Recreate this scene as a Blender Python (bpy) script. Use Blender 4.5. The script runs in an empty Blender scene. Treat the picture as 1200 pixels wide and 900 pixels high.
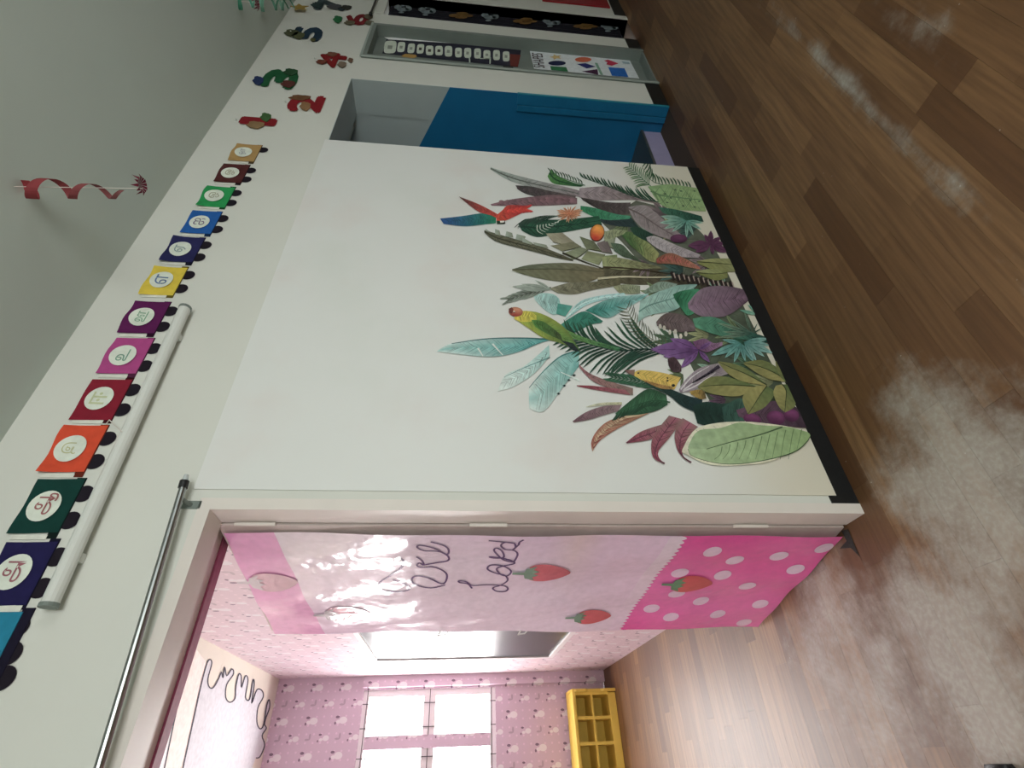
import bpy, math, random
from mathutils import Vector, Matrix
random.seed(7)
R = random.random
def U(a, b): return a + (b - a) * random.random()
scene = bpy.context.scene
COL = scene.collection

# ------------------------------------------------------------------ camera
F, YAW, PITCH, ROLL = 591.2, 0.652234, 0.0973092, 0.0312994
CAM = Vector((0, -1.46539, 1.33114))
fw = Vector((math.sin(YAW)*math.cos(PITCH), math.cos(YAW)*math.cos(PITCH), -math.sin(PITCH)))
r0 = Vector((math.cos(YAW), -math.sin(YAW), 0)); u0 = r0.cross(fw)
rt = r0*math.cos(ROLL) + u0*math.sin(ROLL); up = -r0*math.sin(ROLL) + u0*math.cos(ROLL)
cd = bpy.data.cameras.new('camera'); cam = bpy.data.objects.new('camera', cd); COL.objects.link(cam)
cd.sensor_width = 36; cd.lens = F/1200*36; cd.clip_start = 0.02
# the phone was held so that the picture lies on its side: image right = room down, image up = room right
m3 = Matrix((-up, rt, -fw)).transposed()
cam.matrix_world = Matrix.Translation(CAM) @ m3.to_4x4()
scene.camera = cam

# ------------------------------------------------------------------ world, light, exposure
wd = bpy.data.worlds.new('sky'); scene.world = wd; wd.use_nodes = True
bg = wd.node_tree.nodes['Background']; bg.inputs[0].default_value = (0.93, 0.97, 1.0, 1); bg.inputs[1].default_value = 3.0
scene.view_settings.view_transform = 'Standard'; scene.view_settings.look = 'None'
scene.view_settings.exposure = 0.0; scene.view_settings.gamma = 1.0; scene.view_settings.use_curve_mapping = False
def area(name, loc, d, sx, sy, e, col):
    l = bpy.data.lights.new(name, 'AREA'); l.shape = 'RECTANGLE'; l.size = sx; l.size_y = sy; l.energy = e; l.color = col
    o = bpy.data.objects.new(name, l); COL.objects.link(o); o.location = loc
    o.rotation_euler = Vector(d).to_track_quat('-Z', 'Z').to_euler(); return o
area('daylight_playroom_window', (0.0, 3.86, 1.5), (0, -1, -0.05), 1.1, 1.05, 150, (1, 0.985, 0.96))
area('daylight_playroom_side_window', (-2.35, 3.86, 2.27), (0.1, -1, -0.08), 0.9, 0.6, 115, (1, 0.985, 0.96))
area('daylight_rear_window', (0.2, -3.62, 1.6), (0, 1, -0.02), 1.6, 1.2, 60, (0.96, 1, 0.95))
area('daylight_rear_window_far', (3.0, -3.62, 1.6), (0, 1, -0.02), 1.6, 1.2, 10, (0.93, 1, 0.9))

# ------------------------------------------------------------------ pixel -> place
def ray(x, y):
    a = (450 - y)/F; b = (x - 600)/F
    return fw + a*rt - b*up
def on(x, y, ax, val):
    d = ray(x, y); t = (val - CAM[ax])/d[ax]; return CAM + t*d
def W(x, y, Y=0.0): return on(x, y, 1, Y)

# ------------------------------------------------------------------ materials
def lin(c):
    c /= 255.0
    return c/12.92 if c <= 0.04045 else ((c+0.055)/1.055)**2.4
def pc(c, k=1.25):
    l = [lin(v)*k for v in c]; g = .3*l[0]+.55*l[1]+.15*l[2]
    return tuple(max(.004, min(0.92, g+(v-g)*.9)) for v in l)
def mat(name, col, rough=0.6, spec=0.4, metal=0.0, noise=0.0, nscale=20, bump=0.0, coat=0.0, emit=None):
    m = bpy.data.materials.new(name); m.use_nodes = True
    nt = m.node_tree; b = nt.nodes['Principled BSDF']
    b.inputs['Roughness'].default_value = rough; b.inputs['Metallic'].default_value = metal
    b.inputs['Specular IOR Level'].default_value = spec; b.inputs['Coat Weight'].default_value = coat
    c = pc(col) if max(col) > 1.0 else col
    b.inputs['Base Color'].default_value = (*c, 1)
    if noise or bump:
        tc = nt.nodes.new('ShaderNodeNewGeometry'); n = nt.nodes.new('ShaderNodeTexNoise')
        n.inputs['Scale'].default_value = nscale; n.inputs['Detail'].default_value = 5
        nt.links.new(tc.outputs['Position'], n.inputs['Vector'])
        if noise:
            mx = nt.nodes.new('ShaderNodeMix'); mx.data_type = 'RGBA'
            mx.inputs[6].default_value = (*[v*(1-noise) for v in c], 1); mx.inputs[7].default_value = (*[min(1, v*(1+noise)) for v in c], 1)
            nt.links.new(n.outputs[0], mx.inputs[0]); nt.links.new(mx.outputs[2], b.inputs['Base Color'])
        if bump:
            bp = nt.nodes.new('ShaderNodeBump'); bp.inputs['Strength'].default_value = bump; bp.inputs['Distance'].default_value = 0.01
            nt.links.new(n.outputs[0], bp.inputs['Height']); nt.links.new(bp.outputs[0], b.inputs['Normal'])
    return m
def paint_mat(name, rough=0.55, spec=0.3, coat=0.0, lo=.75, hi=1.3, crinkle=0.0):
    m = bpy.data.materials.new(name); m.use_nodes = True; nt = m.node_tree; b = nt.nodes['Principled BSDF']
    a = nt.nodes.new('ShaderNodeAttribute'); a.attribute_name = 'Col'
    g = nt.nodes.new('ShaderNodeNewGeometry'); n = nt.nodes.new('ShaderNodeTexNoise'); n.inputs['Scale'].default_value = 38; n.inputs['Detail'].default_value = 6
    nt.links.new(g.outputs['Position'], n.inputs['Vector'])
    mr = nt.nodes.new('ShaderNodeMapRange'); mr.inputs[1].default_value = 0.3; mr.inputs[2].default_value = 0.7; mr.inputs[3].default_value = lo; mr.inputs[4].default_value = hi
    nt.links.new(n.outputs[0], mr.inputs[0])
    mx = nt.nodes.new('ShaderNodeMix'); mx.data_type = 'RGBA'; mx.blend_type = 'MULTIPLY'; mx.inputs[0].default_value = 1
    nt.links.new(a.outputs['Color'], mx.inputs[6]); nt.links.new(mr.outputs[0], mx.inputs[7]); nt.links.new(mx.outputs[2], b.inputs['Base Color'])
    if crinkle:
        n2 = nt.nodes.new('ShaderNodeTexNoise'); n2.inputs['Scale'].default_value = 11; n2.inputs['Detail'].default_value = 2; nt.links.new(g.outputs['Position'], n2.inputs['Vector'])
        bp = nt.nodes.new('ShaderNodeBump'); bp.inputs['Strength'].default_value = crinkle; bp.inputs['Distance'].default_value = .02
        nt.links.new(n2.outputs[0], bp.inputs['Height']); nt.links.new(bp.outputs[0], b.inputs['Normal']); nt.links.new(bp.outputs[0], b.inputs['Coat Normal'])
    b.inputs['Roughness'].default_value = rough; b.inputs['Specular IOR Level'].default_value = spec; b.inputs['Coat Weight'].default_value = coat
    return m

class NX:   # tiny expression builder for math nodes
    def __init__(s, nt, sock): s.nt = nt; s.s = sock
    def _b(s, op, o=None, o2=None):
        n = s.nt.nodes.new('ShaderNodeMath'); n.operation = op; s.nt.links.new(s.s, n.inputs[0])
        for k, v in ((1, o), (2, o2)):
            if v is None: continue
            if isinstance(v, NX): s.nt.links.new(v.s, n.inputs[k])
            else: n.inputs[k].default_value = v
        return NX(s.nt, n.outputs[0])
    def __add__(s, o): return s._b('ADD', o)
    def __sub__(s, o): return s._b('SUBTRACT', o)
    def __mul__(s, o): return s._b('MULTIPLY', o)
    def lt(s, o): return s._b('LESS_THAN', o)
    def gt(s, o): return s._b('GREATER_THAN', o)
    def fl(s): return s._b('FLOOR')
    def fr(s): return s._b('FRACT')
    def ab(s): return s._b('ABSOLUTE')
    def mx(s, o): return s._b('MAXIMUM', o)
    def mn(s, o): return s._b('MINIMUM', o)
    def smooth(s, a, b):
        n = s.nt.nodes.new('ShaderNodeMapRange'); n.interpolation_type = 'SMOOTHSTEP'
        n.inputs[1].default_value = a; n.inputs[2].default_value = b; s.nt.links.new(s.s, n.inputs[0]); return NX(s.nt, n.outputs[0])
def mixc(nt, fac, a, b):
    m = nt.nodes.new('ShaderNodeMix'); m.data_type = 'RGBA'
    if isinstance(fac, NX): nt.links.new(fac.s, m.inputs[0])
    else: m.inputs[0].default_value = fac
    for k, v in ((6, a), (7, b)):
        if isinstance(v, tuple): m.inputs[k].default_value = (*v, 1)
        else: nt.links.new(v, m.inputs[k])
    return m.outputs[2]
def position(nt):
    g = nt.nodes.new('ShaderNodeNewGeometry'); s = nt.nodes.new('ShaderNodeSeparateXYZ'); nt.links.new(g.outputs['Position'], s.inputs[0])
    return g, [NX(nt, s.outputs[i]) for i in range(3)]

def wallpaper(name, ax, base):
    m = bpy.data.materials.new(name); m.use_nodes = True; nt = m.node_tree; b = nt.nodes['Principled BSDF']
    g, p = position(nt); P = 0.235
    a, z = p[ax]*(1/P), p[2]*(1/P)
    def ell(u, v, cx, cy, rx, ry):
        x = (u-cx)*(1/rx); y = (v-cy)*(1/ry); return (x*x + y*y).lt(1.0)
    def motif(da, dz, sc, out):
        u = (a+da).fr(); v = (z+dz).fr()
        w = ell(u, v, .5, .46, .13*sc, .17*sc).mx(ell(u, v, .46, .62, .07*sc, .10*sc))
        k = ell(u, v, .60, .66, .05*sc, .085*sc).mx(ell(u, v, .42, .72, .055*sc, .04*sc))
        return w, k
    w1, k1 = motif(0, 0, .8, 0); w2, k2 = motif(.5, .5, .62, 0)
    u = (a*4.0).fr(); v = (z*4.0).fr(); dots = ell(u, v, .5, .5, .13, .13)
    u2 = (a+.5).fr(); v2 = z.fr(); l1 = ell(u2, v2, .55, .5, .09, .035).mx(ell(u2, v2, .47, .58, .03, .08))
    c = mixc(nt, dots, base, tuple(min(.9, x*1.18) for x in base))
    c = mixc(nt, l1, c, tuple(x*.72 for x in base))
    c = mixc(nt, w1.mx(w2), c, (.78, .73, .76)); c = mixc(nt, k1.mx(k2), c, (.20, .13, .19))
    nt.links.new(c, b.inputs['Base Color']); b.inputs['Roughness'].default_value = .45
    return m

def floor_mat():
    m = bpy.data.materials.new('worn_wood_vinyl'); m.use_nodes = True; nt = m.node_tree; b = nt.nodes['Principled BSDF']
    g, (x, y, z) = position(nt)
    oi = nt.nodes.new('ShaderNodeAttribute'); oi.attribute_name = 'Col'
    # long grain
    mp = nt.nodes.new('ShaderNodeMapping'); mp.inputs['Scale'].default_value = (3, 60, 1); nt.links.new(g.outputs['Position'], mp.inputs[0])
    n = nt.nodes.new('ShaderNodeTexNoise'); n.inputs['Scale'].default_value = 1.0; n.inputs['Detail'].default_value = 6; nt.links.new(mp.outputs[0], n.inputs['Vector'])
    gr = NX(nt, n.outputs[0]).smooth(.3, .7)
    rnd = nt.nodes.new('ShaderNodeSeparateColor'); nt.links.new(oi.outputs['Color'], rnd.inputs[0]); rv = NX(nt, rnd.outputs[0])
    c1 = mixc(nt, rv, (.125, .055, .022), (.275, .148, .066))
    c2 = mixc(nt, gr*.55, c1, (.080, .035, .015))
    # blotchy grey scuffed wear, plus daylight painted in past the doorway
    n2 = nt.nodes.new('ShaderNodeTexNoise'); n2.inputs['Scale'].default_value = 4.5; n2.inputs['Detail'].default_value = 9; n2.inputs['Roughness'].default_value = .68
    nt.links.new(g.outputs['Position'], n2.inputs['Vector']); w = NX(nt, n2.outputs[0])
    def blob(cx, cy, rx, ry):
        dx = (x-cx)*(1/rx); dy = (y-cy)*(1/ry); return (dx*dx + dy*dy)*-1.0 + 1.0
    area_ = blob(.55, -.36, .46, .30).mx(blob(.18, -.08, .42, .26)).mx(blob(.30, .32, .42, .36)*.8)  # last blob: wear strengthened to paint in the doorway brightness
    stripe = ((y+.80).ab()*-26.0 + 1.0).mn((x-1.95).ab()*-1.1 + 1.15).mn((x-.75).smooth(0, .4)*2.0)*0.62
    stripe2 = ((y+1.03).ab()*-16.0 + 1.0).mn((x-1.75).ab()*-3.0 + .9)*0.45
    allw = area_.mx(stripe).mx(stripe2).mx(NX(nt, n2.outputs[0])*0.0-.32)
    mask = (allw*.36 + w).smooth(.54, .90)
    n3 = nt.nodes.new('ShaderNodeTexNoise'); n3.inputs['Scale'].default_value = 70; n3.inputs['Detail'].default_value = 4
    nt.links.new(g.outputs['Position'], n3.inputs['Vector']); speck = NX(nt, n3.outputs[0]).smooth(.35, .75)
    c3 = mixc(nt, mask*(speck*.25+.72), c2, (.42, .39, .345))
    # white flecks
    n4 = nt.nodes.new('ShaderNodeTexVoronoi'); n4.inputs['Scale'].default_value = 26; nt.links.new(g.outputs['Position'], n4.inputs['Vector'])
    fle = NX(nt, n4.outputs['Distance']).lt(.055)*(w.smooth(.5, .62))
    c4 = mixc(nt, fle*.6, c3, (.55, .53, .48))
    nt.links.new(c4, b.inputs['Base Color'])
    ro = mask*.10 + .47; nt.links.new(ro.s, b.inputs['Roughness'])
    b.inputs['Specular IOR Level'].default_value = .5
    bp = nt.nodes.new('ShaderNodeBump'); bp.inputs['Strength'].default_value = .12; bp.inputs['Distance'].default_value = .004
    nt.links.new(n2.outputs[0], bp.inputs['Height']); nt.links.new(bp.outputs[0], b.inputs['Normal'])
    return m

M = {}
M['wall'] = mat('cream_wall_paint', (.72, .725, .67), .62, .3, noise=.05, nscale=2.5, bump=.04)
M['ceiling'] = mat('ceiling_paint', (.55, .61, .56), .8, .2, noise=.04, nscale=3)
M['black'] = mat('black_skirting_paint', (.012, .013, .014), .45, .35, noise=.3, nscale=40)
M['frame'] = mat('cream_gloss_paint', (.80, .74, .69), .4, .4, noise=.06, nscale=8)
M['door'] = mat('pinkish_door_edge_paint', (.62, .53, .50), .5, .4, noise=.15, nscale=14)
M['magenta'] = mat('magenta_wallpaper_edge', (.34, .075, .15), .6, noise=.3, nscale=60)
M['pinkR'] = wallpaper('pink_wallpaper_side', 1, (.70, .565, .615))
M['pinkB'] = wallpaper('pink_wallpaper_window_shaded', 0, (.62, .475, .575))  # darker mauve base: backlit shade of the window wall put into the colour
M['pceil'] = mat('cream_playroom_ceiling', (.72, .67, .58), .8, .2)
M['grey'] = mat('grey_stair_wall', (.48, .55, .55), .7, .2, noise=.05, nscale=6)
M['blue'] = mat('blue_gloss_dado', (.014, .165, .36), .4, .4, noise=.12, nscale=7)
M['teal'] = mat('teal_paint_edge', (.02, .26, .36), .4, .4)
M['bluewood'] = mat('blue_painted_wood', (.013, .17, .35), .4, .4, noise=.15, nscale=20)
M['riser'] = mat('lavender_riser', (.33, .30, .46), .6, .3, noise=.1, nscale=15)
M['granite'] = mat('dark_granite_tread', (.06, .065, .06), .3, .5, noise=.5, nscale=120)
M['metalgrey'] = mat('grey_enamel', (.20, .235, .215), .45, .4, noise=.08, nscale=10)
M['metallight'] = mat('pale_grey_enamel', (.36, .41, .38), .45, .4)
M['white'] = mat('white_plastic', (.74, .76, .72), .35, .5)
M['paper'] = mat('white_paper', (.78, .78, .75), .7, .2)
M['steel'] = mat('brushed_steel', (.34, .36, .36), .33, .5, metal=1.0)
M['darkcap'] = mat('dark_plastic_cap', (.02, .02, .022), .4)
M['chrome'] = mat('clear_end', (.55, .6, .6), .15, .6)
M['paint'] = paint_mat('printed_mural_ink', .6, .25, 0, .86, 1.14)
M['cover'] = paint_mat('glossy_printed_plastic', .16, .5, .6, .96, 1.05, .26)
M['card'] = paint_mat('coloured_paper', .75, .15, 0, .92, 1.08)
M['board'] = mat('glossy_dark_board', (.035, .05, .055), .30, .6)
M['yellow'] = mat('yellow_plastic', (.80, .585, .10), .45, .4, noise=.06, nscale=9)
M['winframe'] = mat('white_window_frame', (.80, .76, .77), .5)
M['grill'] = mat('dark_window_bar', (.10, .09, .10), .5)
M['red'] = mat('red_paint', (.30, .012, .02), .5)
M['floor'] = floor_mat()
M['sub'] = mat('subfloor', (.07, .045, .03), .7)
M['shoe'] = mat('black_rubber', (.012, .011, .014), .5, noise=.3, nscale=30)
gm = bpy.data.materials.new('window_glass'); gm.use_nodes = True; nt = gm.node_tree
for n in list(nt.nodes):
    if n.type == 'BSDF_PRINCIPLED': nt.nodes.remove(n)
o_ = [n for n in nt.nodes if n.type == 'OUTPUT_MATERIAL'][0]
a_ = nt.nodes.new('ShaderNodeBsdfTransparent'); b_ = nt.nodes.new('ShaderNodeBsdfGlossy'); b_.inputs['Roughness'].default_value = .02
mx_ = nt.nodes.new('ShaderNodeMixShader'); mx_.inputs[0].default_value = .06
nt.links.new(a_.outputs[0], mx_.inputs[1]); nt.links.new(b_.outputs[0], mx_.inputs[2]); nt.links.new(mx_.outputs[0], o_.inputs[0])
M['glass'] = gm
# mural ground: off-white watercolour with faint pink and sage clouds
def mural_mat():
    m = bpy.data.materials.new('mural_ground'); m.use_nodes = True; nt = m.node_tree; b = nt.nodes['Principled BSDF']
    g, p = position(nt); n = nt.nodes.new('ShaderNodeTexNoise'); n.inputs['Scale'].default_value = 2.6; n.inputs['Detail'].default_value = 4
    nt.links.new(g.outputs['Position'], n.inputs['Vector'])
    mp = nt.nodes.new('ShaderNodeMapping'); mp.inputs['Location'].default_value = (5, 3, 1); nt.links.new(g.outputs['Position'], mp.inputs[0])
    n2 = nt.nodes.new('ShaderNodeTexNoise'); n2.inputs['Scale'].default_value = 2.0; n2.inputs['Detail'].default_value = 4; nt.links.new(mp.outputs[0], n2.inputs['Vector'])
    low = (p[2]*-1.0 + 0.62).smooth(0, .5)
    c = mixc(nt, NX(nt, n.outputs[0]).smooth(.48, .75)*.55, (.80, .81, .79), (.78, .72, .69))
    c = mixc(nt, NX(nt, n2.outputs[0]).smooth(.5, .75)*.5, c, (.73, .76, .71))
    c = mixc(nt, low*.8, c, (.74, .69, .55))
    nt.links.new(c, b.inputs['Base Color']); b.inputs['Roughness'].default_value = .42; b.inputs['Specular IOR Level'].default_value = .35
    return m
M['mural'] = mural_mat()

# ------------------------------------------------------------------ object helpers
def wl(o):
    v = Vector((0, 0, 0))
    while o is not None: v += o.location; o = o.parent
    return v
def obj(name, verts, faces, m, parent=None, cols=None, smooth=False):
    org = wl(parent) if parent else Vector((0, 0, 0))
    me = bpy.data.meshes.new(name); me.from_pydata([tuple(Vector(v)-org) for v in verts], [], faces); me.update()
    if cols is not None:
        at = me.color_attributes.new('Col', 'FLOAT_COLOR', 'POINT')
        for i, c in enumerate(cols): at.data[i].color = (*c[:3], 1)
    if smooth: me.polygons.foreach_set('use_smooth', [True]*len(me.polygons))
    me.materials.append(M[m] if isinstance(m, str) else m)
    o = bpy.data.objects.new(name, me); COL.objects.link(o)
    if parent: o.parent = parent
    return o
def tag(o, label, cat, group=None):
    o['label'] = label; o['category'] = cat
    if group: o['group'] = group
    return o
def thing(name, label, cat, loc, group=None):
    o = bpy.data.objects.new(name, None); COL.objects.link(o); o.location = loc; o.empty_display_size = .05
    return tag(o, label, cat, group)
def struct(o, label=None):
    o['kind'] = 'structure'
    if label: o['label'] = label
    return o
def boxd(x0, x1, y0, y1, z0, z1, base=0):
    v = [(x, y, z) for z in (z0, z1) for y in (y0, y1) for x in (x0, x1)]
    f = [(0, 2, 3, 1), (4, 5, 7, 6), (0, 1, 5, 4), (2, 6, 7, 3), (0, 4, 6, 2), (1, 3, 7, 5)]
    return v, [tuple(i+base for i in q) for q in f]
def boxes(lst):
    V = []; Fc = []
    for b in lst:
        v, f = boxd(*b, base=len(V)); V += v; Fc += f
    return V, Fc
def box(name, b, m, parent=None, bevel=0.0):
    v, f = boxd(*b); o = obj(name, v, f, m, parent)
    if bevel:
        md = o.modifiers.new('bevel', 'BEVEL'); md.width = bevel; md.segments = 2
    return o
def tube(name, pts, r, m, parent=None, n=10, cap=True, smooth=True):
    pts = [Vector(p) for p in pts]; V = []; Fc = []
    rs = r if isinstance(r, (list, tuple)) else [r]*len(pts)
    for i, p in enumerate(pts):
        d = (pts[min(i+1, len(pts)-1)] - pts[max(i-1, 0)]).normalized()
        a = d.cross(Vector((0, 0, 1)) if abs(d.z) < .9 else Vector((1, 0, 0))).normalized(); b = d.cross(a)
        for k in range(n):
            t = 2*math.pi*k/n; V.append(p + rs[i]*(math.cos(t)*a + math.sin(t)*b))
    for i in range(len(pts)-1):
        for k in range(n):
            Fc.append((i*n+k, i*n+(k+1) % n, (i+1)*n+(k+1) % n, (i+1)*n+k))
    if cap: Fc += [tuple(range(n))[::-1], tuple(range((len(pts)-1)*n, len(pts)*n))]
    return obj(name, V, Fc, m, parent, smooth=False)

# ------------------------------------------------------------------ the setting
T = 0.22; CZ = 2.72
def wall_boxes(x0, x1, y0, y1, h, holes):
    out = []; x = x0
    for (a, b, z0, z1) in sorted(holes):
        out.append((x, a, y0, y1, 0, h))
        if z0 > 0: out.append((a, b, y0, y1, 0, z0))
        out.append((a, b, y0, y1, z1, h)); x = b
    out.append((x, x1, y0, y1, 0, h)); return out
HOLES = [(-.24, .66, 0, 2.085), (2.745, 3.53, 0, 2.10), (3.86, 4.46, 0, 2.085), (4.70, 5.15, 0, 2.05)]
V, Fc = boxes(wall_boxes(-2.8, 7.0, 0, T, 2.9, HOLES))
struct(obj('wall_front', V, Fc, 'wall'), 'cream wall with doorways and the jungle mural')
V, Fc = boxes([(x0, x1, -3.72, -3.6, z0, z1) for x0, x1, y0, y1, z0, z1 in wall_boxes(-2.8, 7.0, -3.72, -3.6, 2.9, [(-.6, 1.0, 1.0, 2.2), (2.2, 3.8, 1.0, 2.2)])])
struct(obj('wall_rear', V, Fc, 'wall'))
struct(box('wall_left', (-2.8, -2.68, -3.6, 0, 0, 2.9), 'wall')); struct(box('wall_right', (7.0, 7.12, -3.72, T, 0, 2.9), 'wall'))
# main ceiling, falling very slightly along the wall like in the photo
struct(box('ceiling', (-2.8, 7.0, -3.72, 0, CZ, CZ+.1), 'ceiling'), 'grey-green painted ceiling of the main room')
# playroom shell
PB, PZ, PX = 3.62, 2.80, 0.66
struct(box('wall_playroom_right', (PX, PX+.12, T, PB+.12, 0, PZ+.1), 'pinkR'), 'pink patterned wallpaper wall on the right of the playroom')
WX0, WX1, WZ0, WZ1 = -0.55, 0.56, 0.965, 2.085
V, Fc = boxes([(x0, x1, PB, PB+.12, z0, z1) for x0, x1, y0, y1, z0, z1 in wall_boxes(-3.0, PX, PB, PB+.12, PZ+.1, [(-2.85, -1.85, 1.95, 2.6), (WX0, WX1, WZ0, WZ1)])])
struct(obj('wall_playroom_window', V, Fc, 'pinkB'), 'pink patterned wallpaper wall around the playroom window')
struct(box('wall_playroom_left', (-3.12, -3.0, T, PB+.12, 0, PZ+.1), 'pinkR'))
struct(box('wall_playroom_door', (-3.0, -.24, T, T+.004, 0, PZ), 'pinkB'))
pcl = struct(box('ceiling_playroom', (-3.0, PX, T, PB, PZ, PZ+.1), 'pceil'), 'cream playroom ceiling with a white black-lined cloud drawing')
pil = struct(box('trim_1', (.575, PX, PB-.05, PB, 0, 2.09), 'pinkB'), 'wallpapered corner pilaster beside the playroom window')

# window with four-pane rows, grill lines
def window(name, x0, x1, z0, z1, y, cols, rows, lab, frm=.05):
    fo, fi = [], []
    w = struct(obj(name, *boxes([(x0, x1, y, y+.07, z1-frm, z1), (x0, x1, y, y+.07, z0, z0+frm), (x0, x0+frm, y, y+.07, z0+frm, z1-frm), (x1-frm, x1, y, y+.07, z0+frm, z1-frm)]), 'winframe'), lab)
    cw = (x1-x0)/cols; rh = (z1-z0)/rows
    for i in range(1, cols): obj('mullion', *boxes([(x0+i*cw-.045, x0+i*cw+.045, y-.01, y+.06, z0+frm, z1-frm)]), 'pinkB' if name == 'window_1' else 'winframe', w)
    for j in range(1, rows): obj('transom', *boxes([(x0+frm, x1-frm, y+.005, y+.055, z0+j*rh-.05, z0+j*rh+.05)]), 'winframe', w)
    for i in range(cols):
        for j in range(rows):
            a, b, c, d = x0+i*cw+.03, x0+(i+1)*cw-.03, z0+j*rh+.03, z0+(j+1)*rh-.03
            obj('pane', *boxes([(a, b, y+.03, y+.034, c, d)]), 'glass', w)
    if name == 'window_1':
        for i in range(cols):
            for q in (x0+i*cw+.10, x0+(i+1)*cw-.10):
                for zz in (z0+.03, z0+rh, z1-.03): obj('grill_bar', *boxes([(q-.003, q+.003, y-.004, y+.004, zz-.05, zz+.05)]), 'grill', w)
        for zz in (z0+.035, z0+rh, z1-.035): obj('grill_bar', *boxes([(x0, x1, y-.003, y+.001, zz-.003, zz+.003)]), 'grill', w)
    return w
window('window_1', WX0, WX1, WZ0, WZ1, PB+.02, 3, 2, 'bright white-framed window in the pink playroom wall')
window('window_2', -2.85, -1.85, 1.95, 2.6, PB+.02, 2, 2, 'playroom window beyond the picture')
window('window_3', -.6, 1.0, 1.0, 2.2, -3.68, 2, 2, 'rear window of the main room'); window('window_4', 2.2, 3.8, 1.0, 2.2, -3.68, 2, 2, 'second rear window of the main room')
# black skirting in runs between the openings; lower where the mural hangs over it
def skirt(i, x0, x1, h=.10): struct(box('baseboard_front' if i == 0 else 'baseboard_front_%d' % i, (x0, x1, -.003, .002, 0, h), 'black'), 'black painted skirting along the foot of the cream wall')
skirt(0, .66, 2.745, .098); skirt(1, 3.535, 3.86, .105); skirt(2, 4.46, 4.70, .105); skirt(3, 5.22, 7.0, .10)

# floor: planks run along the mural wall
fl = struct(box('floor', (-3.0, 7.0, -3.6, PB, -.06, -.004), 'sub'), 'worn brown wood-plank floor with grey scuffed patches')
PW_, PL_ = .088, .62
proto = {}
def plank_mesh(key, L, c):
    me = bpy.data.meshes.new('plank'); g = .00025
    v, f = boxd(g, L-g, g, PW_-g, -.004, 0); me.from_pydata(v, [], f); me.update()
    at = me.color_attributes.new('Col', 'FLOAT_COLOR', 'POINT')
    for q in at.data: q.color = (c, c, c, 1)
    me.materials.append(M['floor']); return me
for k in range(10): proto[k] = plank_mesh(k, PL_, k/9.0)
cand = []; restV = []; restF = []; restC = []
y = -3.6; row = 0
while y < PB - .01:
    x = -3.0 - U(0, PL_)
    xm = 7.0 if y + PW_*.5 < 0 else PX
    while x < xm:
        cx, cy = x+PL_/2, y+PW_/2
        d = Vector((cx, cy, 0)) - CAM; dep = d.dot(fw)
        vis = False
        if dep > .2:
            uu = 450 + F*d.dot(rt)/dep; vv = 600 - F*d.dot(up)/dep
            vis = -60 < uu < 960 and 0 < vv < 1290 and not (cy > 0 and cx < -1.0)
        fits = x > -3.0 and x+PL_ <= xm+.3 and y < PB-.09
        (cand if (vis and fits and (cy < 0 or x+PL_ <= PX+.1)) else restV).append((x, y, dep)) if False else None
        if vis and x+PL_ <= xm + (.3 if xm > 1 else .10): cand.append((dep, x, y))
        else:
            x0, x1 = max(x, -3.0), min(x+PL_, xm+.005); c = R()
            if x1 > x0:
                v, f = boxd(x0+.00025, x1-.00025, y+.00025, y+PW_-.00025, -.004, 0, len(restV)); restV += v; restF += f; restC += [(c, c, c)]*8
        x += PL_
    y += PW_; row += 1
cand.sort()
for i, (dep, x, y) in enumerate(cand):
    if i < 298:
        o = bpy.data.objects.new('plank', proto[random.choice([0, 1, 2, 3, 3, 4, 4, 5, 5, 6, 6, 7, 8, 9])]); COL.objects.link(o); o.location = (x, y, 0); o.parent = fl
    else:
        c = R(); v, f = boxd(x+.00025, x+PL_-.00025, y+.00025, y+PW_-.00025, -.004, 0, len(restV)); restV += v; restF += f; restC += [(c, c, c)]*8
ro = obj('plank_field', restV, restF, 'floor', fl, cols=restC); ro['kind'] = 'stuff'
# torn vinyl at the hinge corner
tp = [on(*p, 2, .0015) for p in ((986, 622), (992, 634), (984, 643), (997, 642), (1008, 653), (1002, 640), (997, 628), (994, 620))]
obj('torn_patch', tp, [tuple(range(len(tp)))], mat('bare_cement', (.045, .042, .042), .9, .1, noise=.6, nscale=90), fl)

# doorway frame, playroom
fr = struct(obj('trim_2', *boxes([(.625, .66, -.004, .094, 0, 2.085), (-.24, .625, -.004, .094, 2.05, 2.085), (-.24, -.205, -.004, .094, 0, 2.05)]), 'frame'), 'cream painted door frame of the pink playroom')
obj('lintel_lining', *boxes([(-.24, .66, .094, .185, 2.075, 2.09)]), 'frame', fr); obj('wallpaper_edge', *boxes([(-.24, .66, .185, T+.006, 2.068, 2.09)]), 'magenta', fr)

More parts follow.
